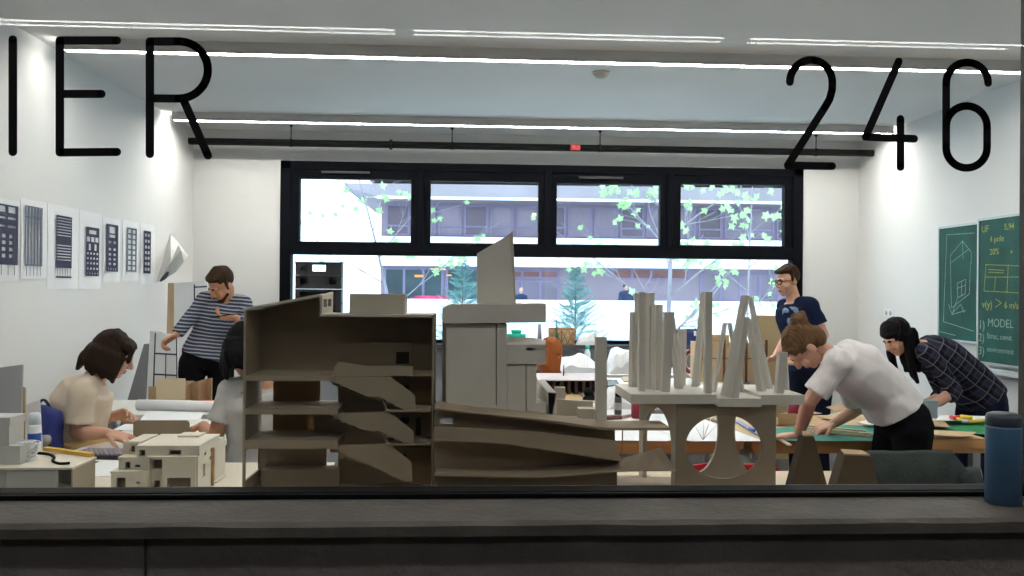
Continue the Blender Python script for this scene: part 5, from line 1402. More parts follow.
# ------------------------------------------------------------------ chairs
def chair(name, label, pos, ang, m, back_h=.84, w=.42, legs=m_steel, shape=0):
    """simple shell chair; ang = heading of the sitter (0 looks to +Y)"""
    t = thing(name, label, 'chair', (pos[0], pos[1], 0))
    R = Matrix.Rotation(ang, 4, 'Z'); T4 = Matrix.Translation(V((pos[0], pos[1], 0))) @ R
    def tr(mb): mb.v = [T4 @ v for v in mb.v]; return mb
    hw = w/2
    # curved seat shell
    secs = []
    mb = MB(); rows = []
    for j in range(7):
        y = -.20+.42*j/6; rows.append([V((x*hw*(1-.1*(j/6)**2), y, .45+.02*(abs(x)**2)-.02*math.sin(j/6*math.pi)-(.015 if j == 6 else 0))) for x in (-1,-.6,-.2,.2,.6,1)])
    pl = [p for r in rows for p in r]; n = len(pl); W = 6; fs = []
    for j in range(6):
        for i in range(5): a = j*W+i; fs += [(a, a+1, a+W+1, a+W), (n+a, n+a+W, n+a+W+1, n+a+1)]
    for i in range(5): fs += [(i, n+i, n+i+1, i+1), (6*W+i, 6*W+i+1, n+6*W+i+1, n+6*W+i)]
    for j in range(6): fs += [(j*W, (j+1)*W, n+(j+1)*W, n+j*W), (j*W+5, n+j*W+5, n+(j+1)*W+5, (j+1)*W+5)]
    mb.add(pl+[p-V((0,0,.015)) for p in pl], fs, False)
    obj('seat', tr(mb), m, t)
    # curved backrest
    zb0 = back_h-.24; mb = MB(); n = 10; f, b_ = [], []
    for i in range(n+1):
        x = -1+2*i/n; y = -.22-.03*(1-x*x)
        f.append((x*hw, y)); b_.append((x*hw, y-.014))
    rnd = lambda x: .03*max(0, abs(x)-.7)/.3*abs(x)
    top = lambda i: back_h-.05*max(0, abs(-1+2*i/n)-.75)/.25
    bot = lambda i: zb0+.04*max(0, abs(-1+2*i/n)-.75)/.25
    rs = []
    for i in range(n+1):
        rs.append([V((f[i][0], f[i][1], bot(i))), V((f[i][0], f[i][1]-.02, top(i))), V((b_[i][0], b_[i][1]-.02, top(i))), V((b_[i][0], b_[i][1], bot(i)))])
    mb.rings(rs, smooth=False)
    obj('backrest', tr(mb), m, t, bevel=.003)
    for sx_ in (-1, 1):
        obj('leg', tr(MB().tube([(sx_*(hw-.04), .17, .435), (sx_*(hw-.01), .21, .0)], .011, 10)), legs, t)
        obj('leg', tr(MB().tube([(sx_*(hw-.05), -.235, back_h-.12), (sx_*(hw-.04), -.20, .47), (sx_*(hw-.02), -.23, .0)], .011, 10)), legs, t)
    obj('seat_rail', tr(MB().tube([(-hw+.05, .15, .428), (hw-.05, .15, .428)], .009, 8).tube([(-hw+.05, -.18, .428), (hw-.05, -.18, .428)], .009, 8)), legs, t)
    return t
c = P(736, 462.5, 3.42)
chair('chair', 'red plastic chair with its back to the glass behind the arched model', (c.x, 3.67), rad(-2), m_red, c.z, .44)
c = P(913, 452.5, 3.42)
gc = chair('chair', 'dark grey chair with a jacket over its back behind the flask', (c.x, 3.70), rad(3), mat('dark_grey_chair', (.05,.05,.055), .6, .1), c.z-.015, .46)
# jacket draped over that chair
t = None
bz = c.z
mb = MB()
secs = []
for i in range(15):
    x = -.265+.53*i/14; e = abs(x)/.265
    z1 = bz+.004-.10*max(0, e-.72)/.28-.01*noise.noise(V((x*9, 1, 2)))
    zlo = bz-.42-.04*noise.noise(V((x*6, 5, 1))); yy = 3.435+.012*noise.noise(V((x*14, 3, 3)))
    secs.append([V((c.x+x, yy-.022, zlo)), V((c.x+x, yy-.028, (z1+zlo)/2+.06)), V((c.x+x, yy-.018, z1-.012)), V((c.x+x, yy+.01, z1)), V((c.x+x, yy+.042, z1-.015)), V((c.x+x, yy+.06, z1-.22)), V((c.x+x, yy+.045, z1-.22)), V((c.x+x, yy+.01, z1-.02))])
mb.rings(secs)
m_jk = mat('grey_green_cloth', (.026,.034,.032), .95, .25, 14, .3)
o = solid('jacket', 'dark grey green jacket hung over the back of the grey chair', 'jacket', mb, m_jk)
sl = MB().tube([(c.x+.25, 3.42, bz-.08), (c.x+.29, 3.42, bz-.22), (c.x+.275, 3.43, bz-.42)], [.05, .05, .042], 12)
obj('sleeve', sl, m_jk, o)

# ------------------------------------------------------------------ people
def hand(mb, w, d, n, side=1, curl=.35, s=1.0, spread=.12):
    """palm, four unequal bent fingers and a thumb from the side of the palm; d = direction, n = palm facing"""
    w, d, n = V(w), V(d).normalized(), V(n)
    n = (n-d*n.dot(d)).normalized(); l = d.cross(n)*side
    for u in (-.026, -.009, .009, .026):
        mb.cap(w+d*.012*s+l*u*.8*s, .015*s, w+d*.088*s+l*u*1.1*s, .0125*s, 8)
    for u, L in ((-.031, .78), (-.011, .95), (.010, 1.0), (.030, .9)):
        p = w+d*.092*s+l*u*1.1*s; dd = d+l*u*spread*30
        dd.normalize(); a = 0
        for k, seg_l in enumerate((.042, .028, .022)):
            a += curl*(1, 1.1, .8)[k]
            q = p+(dd*math.cos(a)+n*math.sin(a))*seg_l*L*s
            mb.cap(p, (.0092-.0008*k)*s, q, (.0086-.0008*k)*s, 8); p = q
    p = w+d*.028*s+l*.030*s
    q = p+(d*.75+l*.7+n*.25).normalized()*.042*s; mb.cap(p, .0125*s, q, .0105*s, 8)
    mb.cap(q, .0105*s, q+(d*.95+l*.25+n*.35).normalized()*.030*s, .009*s, 8)
def head(mb, c, f, u, s=1.0):
    f = V(f).normalized(); u = V(u); u = (u-f*u.dot(f)).normalized(); r = f.cross(u)
    L = lambda a, b, k: V(c)+(r*a+f*b+u*k)*s
    E = lambda p, a, b, k: mb.ell(p, r*a*s, f*b*s, u*k*s)
    E(L(0,-.012,.030), .074, .094, .086)
    E(L(0,.030,-.040), .058, .062, .072)
    E(L(0,.060,-.088), .028, .026, .022)
    E(L(0,.080,.022), .046, .018, .014)
    mb.cap(L(0,.092,.010), .008*s, L(0,.110,-.026), .0135*s, 8)
    E(L(.012,.098,-.030), .009, .010, .008); E(L(-.012,.098,-.030), .009, .010, .008)
    E(L(.036,.070,-.030), .022, .020, .024); E(L(-.036,.070,-.030), .022, .020, .024)
    E(L(0,.088,-.056), .022, .011, .006); E(L(0,.086,-.068), .019, .011, .006)
    for sg in (-1, 1):
        E(L(.076*sg,-.008,-.008), .008, .020, .031)
    paint = [(L(0,.097,-.062), .017*s, 1)]
    for sg in (-1, 1): paint.append((L(.030*sg,.090,.006), .011*s, 2)); paint.append((L(.030*sg,.098,.027), .011*s, 3)); paint.append((L(.018*sg,.098,.027), .009*s, 3))
    ME = lambda m2: (lambda p, a, b, k: m2.ell(p, r*a*s, f*b*s, u*k*s))
    return L, ME, paint
def person(name, label, base, J, looks, mats, grp=None, voxel=.0045):
    """J: joints in world space; looks: options; builds body (one surface), clothing, hair"""
    skin, m_top, m_leg, m_hair = mats
    R = V(J['rv']).normalized()             # towards the person's right
    body = MB()
    L, ME, paint = head(body, J['head'], J['f'], J['u'], looks.get('hs', 1.0))
    nk, ch, wa, pe = V(J['neck']), V(J['chest']), V(J['waist']), V(J['pelvis'])
    body.cap(nk+(nk-ch).normalized()*-.02, .056, L(0,-.022,-.055), .052)
    k = looks.get('w', 1.0)
    spine = [(nk, .07, .055), (nk.lerp(ch, .35), .155*k, .085), (ch, .165*k, .105), (ch.lerp(wa, .55), .15*k, .10), (wa, .14*k, .092), (wa.lerp(pe, .6), .16*k, .105), (pe, .17*k, .115), (pe+(pe-wa).normalized()*.09, .13*k, .09)]
    def secs(off, lo=0, hi=99, extra=0):
        out = []
        for i, (c, a, b) in enumerate(spine):
            if i < lo or i > hi: continue
            p0 = spine[max(0, i-1)][0]; p1 = spine[min(len(spine)-1, i+1)][0]; t = (p1-p0).normalized()
            rv = (R-t*R.dot(t)).normalized(); fv = t.cross(rv)
            out.append((c, rv*(a+off), fv*(b+off+extra)))
        return out
    body.loft(secs(0), 22, pw=2.3)
    for sd in ('R', 'L'):
        sh, el, wr = V(J['sh'+sd]), V(J['el'+sd]), V(J['wr'+sd])
        body.cap(nk.lerp(sh, .45)+(ch-nk)*.08, .055, sh, .054)
        body.cap(sh, .052, sh.lerp(el, .5), .043); body.cap(sh.lerp(el, .5), .043, el, .037)
        m_ = el.lerp(wr, .3); body.cap(el, .037, m_, .038); body.cap(m_, .038, wr, .026)
        if 'hd'+sd in J:
            hd, hn, hs, cu = J['hd'+sd]; hand(body, wr+V(hd).normalized()*.004, hd, hn, hs, cu, 1.0)
        hp, kn, an = V(J['hp'+sd]), V(J['kn'+sd]), V(J['an'+sd])
        body.cap(hp, .088, kn, .056); body.cap(kn, .055, kn.lerp(an, .35), .054); body.cap(kn.lerp(an, .35), .054, an, .037)
        tf = V(J.get('toe', (0, 1, 0))).normalized()
        body.cap(an+V((0,0,-.045))-tf*.03, .034, an+V((0,0,-.055))+tf*.13, .026)
    o = remesh(name, body, [skin, m_lip, m_eye, m_hair], None, voxel, 2, top=base, paint=paint)
    tag(o, label, 'person', grp)
    # top garment
    if m_top:
        g = MB(); g.loft(secs(.017, 1, looks.get('hem', 5), looks.get('loose', .0)), 22, pw=2.3)
        nd = (nk-ch).normalized(); c1 = spine[1][0]
        s1 = secs(.02, 0, 1); g.loft([(nk+nd*-.012, s1[0][1]*.95, s1[0][2]*.95), (c1, secs(.017,1,1)[0][1], secs(.017,1,1)[0][2])], 22)
        for sd in ('R', 'L'):
            sh, el, wr = V(J['sh'+sd]), V(J['el'+sd]), V(J['wr'+sd])
            g.cap(nk.lerp(sh, .45)+(ch-nk)*.08, .066, sh, .070)
            sl = looks.get('sleeve', 'short'); fl = looks.get('flare', .014)
            if sl == 'short':
                e = sh.lerp(el, looks.get('slen', .62)); g.cap(sh, .068, sh.lerp(e, .5), .060); g.cone(sh.lerp(e, .45), .062, e, .052+fl)
            else:
                q = el.lerp(wr, .93 if sl == 'long' else .30)
                g.chain([sh, sh.lerp(el, .5), el], [.066, .057, .050]); g.cone(el, .050, q, .037+fl)
        for (a_, ra, b_, rb) in looks.get('cloth', []): g.cap(a_, ra, b_, rb)
        s = remesh(looks.get('topname', 'shirt'), g, m_top, o, .008, looks.get('smooth', 4), looks.get('wr', .004), looks.get('ws', 9))
        if looks.get('collar'):
            c = MB(); ax = (V(L(0,-.02,-.06))-nk).normalized(); a1 = R*.062; a2 = ax.cross(R).normalized()*.060
            c.rings([[nk+ax*h+(a1*math.cos(q*math.pi/10)+a2*math.sin(q*math.pi/10))*sc for q in range(20)] for h, sc in ((-.02,1.12), (.03,1.0), (.032,.95), (-.018,1.04))]+[], cap=False)
            obj('collar', c, m_top, s)
    g = MB(); s_ = secs(.013, 4, 7); g.loft(s_[1:] if looks.get('lowrise') else s_, 22, pw=2.3)
    for sd in ('R', 'L'):
        hp, kn, an = V(J['hp'+sd]), V(J['kn'+sd]), V(J['an'+sd])
        g.cap(hp, .100, kn, .070); g.cap(kn, .070, kn.lerp(an, .4), .066); g.cone(kn.lerp(an, .3), .066, an+V((0,0,.01)), .058)
    remesh('trousers', g, m_leg, o, .010, 4, .004, 8)
    for sd in ('R', 'L'):
        an = V(J['an'+sd]); tf = V(J.get('toe', (0, 1, 0))).normalized(); g = MB()
        g.cap(an+V((0,0,-.042))-tf*.04, .043, an+V((0,0,-.05))+tf*.14, .036); g.box(an.x-.03, an.x+.03, an.y-.03, an.y+.03, an.z-.092, an.z-.06)
        remesh('shoe', g, m_shoe, o, .009, 2)
    hb = MB()
    E = ME(hb)
    looks['hair'](hb, L, E)
    hr = remesh('hair', hb, m_hair, o, .0055, 3, looks.get('hw', .0055), 42, strand=True)
    return o, L, E, hr
def hairmat(name, c): return stripes(name, c, [((.7,.5,.35), .012, .45, tuple(x*1.7 for x in c), .5)], .6)
m_h_dark = hairmat('dark_brown_hair', (.022,.013,.010))
m_h_blk = hairmat('black_hair', (.004,.0035,.005))
m_h_brn = hairmat('brown_hair', (.10,.055,.028))
m_h_gin = hairmat('ginger_hair', (.28,.085,.025))
m_h_mid = hairmat('short_brown_hair', (.035,.020,.012))
def sit(pelvis, fwd, rv, sep=.10, drop=.45):
    """hips, knees and ankles of a seated figure"""
    p, f, r = V(pelvis), V(fwd).normalized(), V(rv).normalized()
    d = {}
    for sd, sg in (('R', 1), ('L', -1)):
        hp = p+r*sep*sg+V((0,0,-.03)); kn = hp+f*.42+V((0,0,.0)); kn.z = .49; an = kn+f*.02; an.z = .09
        d['hp'+sd], d['kn'+sd], d['an'+sd] = hp, kn, an
    d['toe'] = f
    return d
def stand(pelvis, fwd, rv, sep=.10, kneef=.03, step=0):
    p, f, r = V(pelvis), V(fwd).normalized(), V(rv).normalized(); d = {}
    for sd, sg in (('R', 1), ('L', -1)):
        hp = p+r*sep*sg+V((0,0,-.05)); an = V((hp.x, hp.y, .09))+r*.02*sg+f*(step*sg); kn = hp.lerp(an, .5)+f*kneef
        d['hp'+sd], d['kn'+sd], d['an'+sd] = hp, kn, an
    d['toe'] = f
    return d

# 1. woman in the white shirt bending over the cutting mat
Y = 4.08
m_wsh = stripes('white_shirt_cloth', (.74,.70,.70), [((.85,0,-.5), .022, .12, (.62,.58,.59), .45)])
J = dict(head=P(804, 346, Y), f=(-.42, .12, -.90), u=(-.86, .02, .42), rv=(0.05, 1, 0), neck=P(831, 357, Y), chest=P(853, 368, Y), waist=P(884, 393, Y), pelvis=P(903, 420, Y))
J.update(shL=P(838, 363, Y-.13), elL=P(809, 402, Y-.10), wrL=P(799, 428, Y+.07), shR=P(843, 372, Y+.15), elR=P(858, 408, Y+.30), wrR=P(834, 424, Y+.35))
J['wrL'].z = TZ+.047; J['wrR'].z = max(J['wrR'].z, TZ+.06)
J.update(hdL=((-.80, .55, -.16), (-.05, .1, -1), -1, .12), hdR=((-.85, .05, -.32), (-.2, .2, -1), 1, .5))
J.update(stand(J['pelvis'], (-1, .15, 0), (.05, 1, 0), .10, .04, .04))
def hair1(hb, L, E):
    E(L(0,-.022,.038), .083, .098, .092); E(L(0,-.06,-.02), .074, .062, .07)
    E(L(0,-.105,.085), .050, .046, .046)
    for k in range(9):
        a = 2*math.pi*k/9; hb.cap(L(.034*math.cos(a), -.105+.026*math.sin(a), .085+.012*math.sin(2*a)), .020, L(.030*math.cos(a+1), -.112+.028*math.sin(a+1), .092), .020)
    for k in range(10):
        a = -1+2*k/9; hb.cap(L(.07*a, .068-.03*a*a, .075-.02*a*a), .013, L(.05*a, -.07, .09), .016)
person('person', 'person in a white shirt with hair in a bun, bending over the green mat', (J['pelvis'].x, Y, 0), J,
       dict(hair=hair1, sleeve='short', slen=.78, flare=.018, loose=.025, wr=.007, ws=8, hem=5, collar=True, topname='shirt', w=.95), (m_skin, m_wsh, m_blackcloth, m_h_brn))

# 2. woman in the plaid shirt
Y = 5.28
s_, q_ = (.80,0,-.60), (.60,0,.80)
m_pld = stripes('plaid_cloth', (.020,.024,.045), [(s_, .085, .35, (.006,.007,.012), .9), (q_, .085, .35, (.006,.007,.012), .8), (s_, .085, .07, (.20,.20,.22), .7), (q_, .085, .07, (.20,.20,.22), .6), (s_, .0425, .07, (.10,.06,.09), .6), (q_, .0425, .07, (.10,.09,.13), .6)])
J = dict(head=P(897, 337, Y), f=(-.78, -.28, -.55), u=(-.55, -.1, .83), rv=(-.05, 1, 0), neck=P(918, 347, Y), chest=P(938, 357, Y), waist=P(966, 376, Y), pelvis=P(982, 398, Y))
J.update(shL=P(928, 355, Y-.15), elL=P(955, 391, Y-.17), wrL=P(929, 407, Y-.20), shR=P(926, 357, Y+.15), elR=P(944, 396, Y+.18), wrR=P(920, 406, Y+.05))
J.update(hdL=((-1, -.05, -.12), (0, 0, -1), -1, .3), hdR=((-1, -.1, -.1), (0, 0, -1), 1, .3))
J.update(stand(J['pelvis'], (-1, 0, 0), (-.05, 1, 0), .10, .04, .05))
def hair2(hb, L, E):
    E(L(0,-.018,.040), .086, .102, .094); E(L(0,-.06,-.03), .082, .06, .09)
    for k in range(9):
        a = -1+2*k/8; hb.cap(L(.066*a, .076-.03*a*a, .056), .015, L(.06*a, .0, .115-.02*a*a), .020)
    for sg in (-1, 1):
        for k in range(6):
            x = .055+.006*k; b0 = L(.078*sg, -.072+.015*k, .0)
            b1 = b0+V((.0+.012*k-.03, -.01*sg*0, -.14)); b2 = b1+V((.03+.004*k, 0, -.16)); 
            hb.chain([b0, b1, b2], [.024, .026, .014])
    for k in range(7):
        b0 = L(-.06+.02*k, -.08, -.03); hb.chain([b0, b0+V((.02,0,-.12)), b0+V((.045,0,-.25))], [.03, .03, .012])
person('person', 'person with long black hair in a dark plaid shirt, leaning over the table', (J['pelvis'].x, Y, 0), J,
       dict(hair=hair2, sleeve='rolled', flare=.022, loose=.02, wr=.006, ws=7, hem=6, w=1.0), (m_skin, m_pld, m_denim, m_h_blk))

# 3. man with glasses
Y = 6.3
m_navy = mat('navy_tee_cloth', (.007,.013,.040), .9, .15, 12, spec=.1)
J = dict(head=P(787, 281.5, Y), f=(-.93, -.40, -.16), u=(-.12, 0, 1), rv=(-.50, .86, 0), neck=P(794, 301, Y), chest=P(797, 318, Y), waist=P(805, 344, Y), pelvis=P(810, 368, Y))
J.update(shR=P(785, 307, Y+.12), shL=P(810, 305, Y-.12), elR=P(787, 337, Y+.05), wrR=P(775, 358, Y-.12), elL=P(824, 335, Y-.17), wrL=P(798, 362, Y-.33))
J.update(hdR=((-.75, -.35, -.1), (.3, -.5, -.7), 1, .5), hdL=((-.95, .1, .02), (.1, .5, -.8), -1, .5))
J.update(stand(J['pelvis'], (-.86, -.5, 0), (-.5, .86, 0), .10, .02))
def hair3(hb, L, E):
    E(L(0,-.030,.050), .084, .092, .088)
    for k in range(9):
        a = -1+2*k/8; hb.cap(L(.06*a, .070-.03*a*a, .085), .016, L(.05*a, -.03, .128-.02*a*a), .020)
    for sg in (-1, 1): hb.cap(L(.074*sg, .005, .03), .013, L(.072*sg, .01, .0), .008)
o, L, E, hr = person('person', 'person with glasses in a navy t-shirt standing by the window', (J['pelvis'].x, Y, 0), J,
       dict(hair=hair3, sleeve='short', slen=.66, flare=.018, loose=.01, wr=.005, hem=6, topname='t_shirt', w=.98), (m_skin, m_navy, m_denim, m_h_mid))
g = MB()
for sg in (-1, 1):
    g.tube([L(.032*sg+.024*math.cos(k*math.pi/8), .112, .006+.018*math.sin(k*math.pi/8)) for k in range(17)], .0032, 6)
    g.tube([L(.056*sg, .110, .012), L(.080*sg, .04, .012), L(.082*sg, -.02, .006)], .003, 6)
g.tube([L(-.009, .114, .008), L(.009, .114, .008)], .003, 6)
obj('glasses', g, m_black, o)
# blotchy pale print on the shirt front
sh_ = [c_ for c_ in o.children if c_.name.startswith('t_shirt')][0]
sh_.data.materials.append(mat('pale_blue_print', (.16,.23,.36), .9, .2, 30))
ctr = P(786, 319, Y)
for p in sh_.data.polygons:
    q = p.center+worg(sh_)-ctr
    if abs(q.z) < .10 and abs(q.x+.03) < .075 and q.y < -.02 and p.normal.y < 0 and noise.noise(V((q.x*38, q.z*22, 1.5))) > -.05: p.material_index = 1

# 4. person in stripes
Y = 5.95
m_str = stripes('striped_cloth', (.045,.055,.10), [((.12,0,.99), .026, .36, (.42,.44,.48), .85)])
J = dict(head=P(221.5, 285, Y), f=(-.50, -.62, -.60), u=(-.25, -.45, .85), rv=(-.97, -.22, 0), neck=P(226, 300, Y+.06), chest=P(224, 314, Y+.08), waist=P(213, 337, Y+.08), pelvis=P(207, 356, Y+.08))
J.update(shR=P(206, 300, Y+.02), elR=P(189, 319, Y-.04), wrR=P(176, 335, Y-.12), shL=P(243, 304, Y+.10), elL=P(250, 326, Y-.02), wrL=P(236, 318, Y-.20))
J.update(hdR=((-.7, -.3, -.5), (.3, -.3, -.8), 1, .95), hdL=((-.85, -.1, .05), (-.1, .3, .9), 1, .6))
J.update(stand(J['pelvis'], (-.3, -.95, 0), (-.97, -.22, 0), .10, .03))
def hair4(hb, L, E):
    E(L(0,-.028,.048), .084, .094, .088)
    for k in range(9):
        a = -1+2*k/8; hb.cap(L(.066*a, .062-.03*a*a, .080), .016, L(.05*a, -.03, .126-.02*a*a), .020)
    for sg in (-1, 1): hb.cap(L(.074*sg, .0, .03), .014, L(.074*sg, .01, -.02), .008)
    E(L(0,.062,-.086), .040, .032, .022)
    for sg in (-1, 1): hb.cap(L(.05*sg, .03, -.06), .016, L(.03*sg, .07, -.088), .016)
o, L, E, hr = person('person', 'person in a striped navy jumper leaning to touch the gridded board', (J['pelvis'].x, Y, 0), J,
       dict(hair=hair4, sleeve='long', flare=.008, loose=.015, wr=.006, hem=6, topname='jumper', w=1.0), (m_skin2, m_str, m_blackcloth, m_h_mid))
a = V(J['wrL'])+V((-.10, -.02, .015))
tag(obj('phone', MB().obox(a, (.065, .02, .012), (-.012, .034, .0), (0, 0, .004)), m_black, bevel=.003), 'dark phone held flat by the person in stripes', 'phone')

# 5. seated woman in the beige blouse
Y = 4.25
m_bge = mat('beige_cloth', (.66,.56,.44), .9, .07, 8)
J = dict(head=P(113, 355, Y), f=(.88, .22, -.42), u=(.42, 0, .90), rv=(.05, -1, 0), neck=P(94, 379, Y), chest=P(81, 402, Y), waist=P(77, 436, Y), pelvis=P(77, 468, Y))
J.update(shR=P(82, 391, Y-.15), elR=P(77, 431, Y-.14), wrR=P(108, 430, Y-.18), shL=P(85, 390, Y+.14), elL=P(92, 425, Y+.19), wrL=P(111, 417, Y+.10))
J['wrR'].z = TZ+.07; J['wrL'].z = max(J['wrL'].z, TZ+.10)
J.update(hdR=((.93, -.08, -.22), (0, .25, -1), -1, .45), hdL=((.9, -.2, .25), (.2, -.6, -.6), 1, .5))
J.update(sit(J['pelvis'], (1, 0, 0), (.05, -1, 0)))
def hair5(hb, L, E):
    E(L(0,-.020,.040), .088, .102, .094); E(L(0,-.055,-.02), .082, .068, .085)
    for k in range(9):
        a = -1+2*k/8; hb.cap(L(.06*a, .074-.03*a*a, .080), .018, L(.05*a, -.03, .120-.02*a*a), .022)
    for sg in (-1, 1):
        for k in range(9):
            b0 = L(.080*sg, -.085+.017*k, .02); hb.chain([b0, L(.088*sg, -.088+.018*k, -.055), L(.078*sg, -.075+.0175*k, -.098-.008*(k % 3))], [.023, .021, .009])
    for k in range(6): hb.chain([L(-.06+.024*k, -.10, .0), L(-.06+.024*k, -.115, -.06), L(-.06+.024*k, -.12, -.12)], [.03, .028, .010])
    hb.chain([L(.05, .085, .075), L(.068, .092, .01)], [.016, .010])
person('person', 'person in a beige blouse with a dark bob, sitting at the white table', (J['pelvis'].x, Y, 0), J,
       dict(hair=hair5, sleeve='short', slen=.78, flare=.020, loose=.022, wr=.007, ws=7, hem=6, topname='blouse', w=.80, hs=.97), (m_skin, m_bge, m_denim, m_h_dark))
m_chd = mat('dark_chair_plastic', (.03,.03,.035), .5, .1)
chair('chair', 'dark chair under the woman in the beige blouse', (J['pelvis'].x-.02, Y), rad(-90), m_chd, .78, .42)

# 6. person in the grey t-shirt, back to the glass
Y = 4.02
m_gry = mat('grey_tee_cloth', (.46,.45,.44), .9, .08, 8)
J = dict(head=P(245, 350, Y-.02), f=(-.35, .75, -.55), u=(-.15, .5, .85), rv=(.90, .42, 0), neck=P(257, 381, Y-.02), chest=P(259, 402, Y), waist=P(261, 438, Y), pelvis=P(262, 470, Y))
J.update(shL=P(231, 391, Y-.06), elL=P(215, 437, Y-.10), wrL=P(203, 426, Y+.14), shR=P(288, 396, Y+.10), elR=P(292, 436, Y+.14), wrR=P(262, 426, Y+.34))
J['wrL'].z = max(J['wrL'].z, TZ+.05); J['wrR'].z = TZ+.06
J.update(hdL=((-.55, .8, -.1), (.3, .2, -.9), 1, .4), hdR=((-.7, .6, -.1), (0, .2, -1), -1, .4))
J.update(sit(J['pelvis'], (-.35, .92, 0), (.92, .35, 0)))
def hair6(hb, L, E):
    E(L(0,-.030,.030), .096, .108, .105); E(L(0,-.055,-.045), .092, .078, .085)
    for sg in (-1, 1):
        for k in range(7):
            b0 = L(.082*sg, -.07+.02*k, .0); hb.chain([b0, L(.088*sg, -.08+.02*k, -.07), L(.080*sg, -.08+.02*k, -.13)], [.028, .028, .016])
    for k in range(6): hb.chain([L(-.06+.024*k, -.10, -.02), L(-.06+.024*k, -.115, -.09), L(-.06+.024*k, -.11, -.15)], [.03, .03, .016])
person('person', 'person in a grey t-shirt with dark hair seen from behind, beside the stair model', (J['pelvis'].x, Y, 0), J,
       dict(hair=hair6, sleeve='short', slen=.70, flare=.022, loose=.03, wr=.010, ws=6, hem=6, topname='t_shirt', w=1.02), (m_skin2, m_gry, m_denim, m_h_blk))
chair('chair', 'dark chair under the person in the grey t-shirt', (J['pelvis'].x+.01, Y-.01), rad(20), m_chd, .70, .42)

# 7. red haired person at the small table
Y = 6.92
m_wine = mat('wine_cloth', (.22,.03,.06), .9, .1, 10)
J = dict(head=P(549, 353, Y-.10), f=(.80, -.05, -.62), u=(.55, -.35, .75), rv=(-.92, -.38, 0), neck=P(541, 368, Y), chest=P(537, 384, Y+.04), waist=P(535, 408, Y+.06), pelvis=P(534, 430, Y+.07))
J.update(shR=P(522, 374, Y-.02), elR=P(519, 393, Y-.12), wrR=P(534, 384, Y-.30), shL=P(555, 376, Y+.06), elL=P(557, 392, Y-.05), wrL=P(545, 382, Y-.30))
for q_ in ('wrR', 'wrL'): J[q_].z = TZ+.05
J.update(hdR=((.4, -.9, -.1), (0, 0, -1), 1, .3), hdL=((-.3, -.9, -.1), (0, 0, -1), -1, .3))
J.update(sit(J['pelvis'], (.25, -.95, 0), (-.95, -.25, 0)))
def hair7(hb, L, E):
    E(L(0,-.015,.042), .090, .104, .098); E(L(0,-.06,-.02), .085, .065, .085)
    for sg in (-1, 1):
        for k in range(8):
            b0 = L(.080*sg, -.06+.018*k, .03); hb.chain([b0, b0+V((.008*sg, -.01, -.12)), b0+V((.0, -.0, -.25))], [.028, .027, .012])
    for k in range(7):
        a = -1+2*k/6; hb.cap(L(.06*a, .072-.03*a*a, .07), .018, L(.05*a, -.03, .122-.02*a*a), .022)
person('person', 'person with ginger hair hanging over the small table, half behind the tower model', (J['pelvis'].x, Y, 0), J,
       dict(hair=hair7, sleeve='long', flare=.008, hem=6, topname='jumper', w=.92), (m_skin, m_wine, m_denim, m_h_gin))
chair('chair', 'dark chair under the red haired person', (J['pelvis'].x, Y+.06), rad(195), m_chd, .78, .42)

# backpack hanging on the chair of the woman in beige
b = V((P(43, 440, 4.02).x, 4.02, .44))
t = thing('backpack', 'dark blue backpack on a stool behind the woman in the beige blouse', 'backpack', b)
m_bp = mat('royal_blue_nylon', (.012,.022,.15), .6, .15, 12)
m_bpd = mat('black_blue_nylon', (.010,.012,.035), .6, .15, 12)
top = P(46, 404, 4.05).z
mb = MB(); secs = []
for k, (u, a, bb) in enumerate(((0,.08,.07),(.08,.095,.08),(.45,.095,.08),(.75,.09,.07),(.93,.07,.05),(1.0,.035,.025))):
    secs.append((b+V((.012*math.sin(k*2), 0, (top-b.z)*u)), V((a,0,0)), V((0,bb,0))))
mb.loft(secs, 24, pw=3)
remesh('bag_body', mb, m_bp, t, .012, 3, .012, 6)
mb = MB(); mb.loft([(b+V((.01,-.075,.04)), V((.075,0,0)), V((0,.03,0))), (b+V((.01,-.085,.20)), V((.078,0,0)), V((0,.035,0))), (b+V((.01,-.075,.34)), V((.065,0,0)), V((0,.02,0)))], 20, pw=3)
obj('front_pocket', mb, m_bpd, t)
obj('grab_handle', MB().tube([b+V((-.03+.06*k/6, 0, top-b.z-.01+.035*math.sin(math.pi*k/6))) for k in range(7)], .007, 8), m_bpd, t)
obj('strap', MB().tube([b+V((.06,-.07,.40)), b+V((.085,-.09,.28)), b+V((.09,-.09,.14)), b+V((.07,-.08,.04))], .010, 8), m_bpd, t)
mb = MB().ell(b+V((.055,-.105,.37)), (.038,0,.01), (0,.025,0), (0,0,.03)); o = obj('mesh_pouch', mb, mat('silver_net', (.35,.34,.33), .6, .3, 40), t); o['label'] = 'silvery net pouch'
t = thing('stool', 'low dark stool carrying the blue backpack', 'stool', (b.x, b.y, 0))
obj('seat', MB().lathe((b.x, b.y, .405), [(.001,0),(.12,0),(.13,.01),(.13,.028),(.12,.034),(.001,.034)], 28), m_chd, t)
for k in range(4):
    a = math.pi/4+k*math.pi/2; obj('leg', MB().tube([(b.x+.09*math.cos(a), b.y+.09*math.sin(a), .405), (b.x+.13*math.cos(a), b.y+.13*math.sin(a), 0)], .012, 8), m_steel, t)

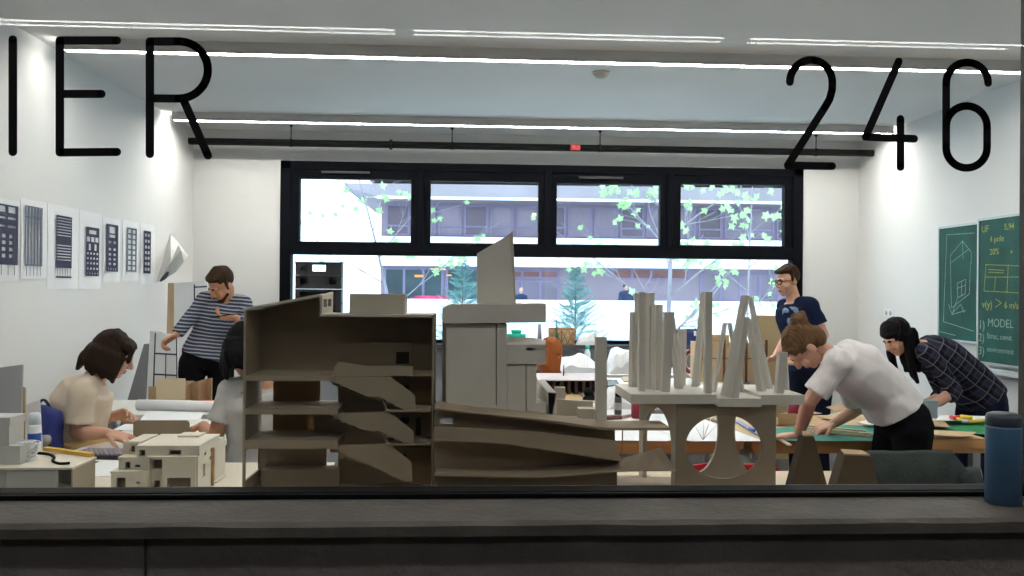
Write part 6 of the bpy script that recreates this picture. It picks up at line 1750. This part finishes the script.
# passers-by in the street
def walker(label, px, py_top, Y, coat, hairm, facing=1):
    hz = P(px, py_top, Y).z; x = P(px, 290, Y).x; g0 = -.3
    k = (hz-g0)/1.75; B = lambda a, b, z: V((x+a*k, Y+b*k, g0+z*k))
    mb = MB(); mb.ell(B(0,0,1.64), (.085*k,0,0), (0,.1*k,0), (0,0,.115*k)); mb.cap(B(0,0,1.42), .06*k, B(0,0,1.58), .055*k)
    mb.loft([(B(0,0,1.47), V((.12*k,0,0)), V((0,.09*k,0))), (B(0,0,1.35), V((.21*k,0,0)), V((0,.13*k,0))), (B(0,0,1.05), V((.18*k,0,0)), V((0,.12*k,0))), (B(0,0,.85), V((.19*k,0,0)), V((0,.13*k,0)))], 18)
    for s in (-1, 1):
        mb.cap(B(.20*s,0,1.38), .06*k, B(.25*s,.05*s,1.10), .05*k); mb.cap(B(.25*s,.05*s,1.10), .048*k, B(.22*s,-.12,.88), .035*k)
        mb.cap(B(.09*s,0,.88), .10*k, B(.09*s+.06*s*facing,-.05,.48), .07*k); mb.cap(B(.09*s+.06*s*facing,-.05,.48), .065*k, B(.09*s+.12*s*facing,0,.09), .04*k)
        mb.cap(B(.09*s+.12*s*facing,0,.06), .045*k, B(.09*s+.12*s*facing+.12*facing,-.05,.04), .04*k)
    o = remesh('person', mb, [m_skin, m_lip, m_eye], None, .02, 2, top=(x, Y, g0)); tag(o, label, 'person')
    c = MB(); c.loft([(B(0,0,1.50), V((.10*k,0,0)), V((0,.10*k,0))), (B(0,0,1.37), V((.24*k,0,0)), V((0,.16*k,0))), (B(0,0,1.0), V((.21*k,0,0)), V((0,.15*k,0))), (B(0,0,.68), V((.24*k,0,0)), V((0,.17*k,0)))], 18)
    for s in (-1, 1): c.cap(B(.20*s,0,1.38), .085*k, B(.25*s,.05*s,1.10), .075*k); c.cap(B(.25*s,.05*s,1.10), .07*k, B(.22*s,-.11,.90), .055*k)
    remesh('coat', c, coat, o, .025, 2)
    h = MB(); h.ell(B(-.02*facing,.02,1.68), (.095*k,0,0), (0,.105*k,0), (0,0,.10*k)); remesh('hair', h, hairm, o, .02, 2)
    h = MB()
    for s in (-1, 1): h.cap(B(.09*s,0,.88), .115*k, B(.09*s+.06*s*facing,-.05,.48), .085*k); h.cap(B(.09*s+.06*s*facing,-.05,.48), .08*k, B(.09*s+.12*s*facing,0,.10), .06*k)
    remesh('trousers', h, m_denim, o, .025, 2)
m_coat = mat('dark_blue_coat', (.02,.03,.08), .9, .1)
walker('passer-by in a dark coat walking outside behind the maple tree', 626, 284, 39.4, m_coat, m_h_blk, 1)
walker('passer-by in a blue coat outside just right of the slanted fin', 521, 288, 39.4, m_coat, mat('pinkish_hat', (.5,.25,.25), .8, .1), -1)

# ------------------------------------------------------------------ render look
SC.view_settings.view_transform = 'Standard'; SC.view_settings.look = 'None'
SC.view_settings.gamma = 1; SC.view_settings.use_curve_mapping = False
SC.view_settings.exposure = 0.0
cy = SC.cycles
cy.max_bounces = 10; cy.diffuse_bounces = 5; cy.glossy_bounces = 4; cy.transparent_max_bounces = 32; cy.transmission_bounces = 6
cy.sample_clamp_indirect = 6; cy.caustics_reflective = False; cy.caustics_refractive = False
cy.use_denoising = True
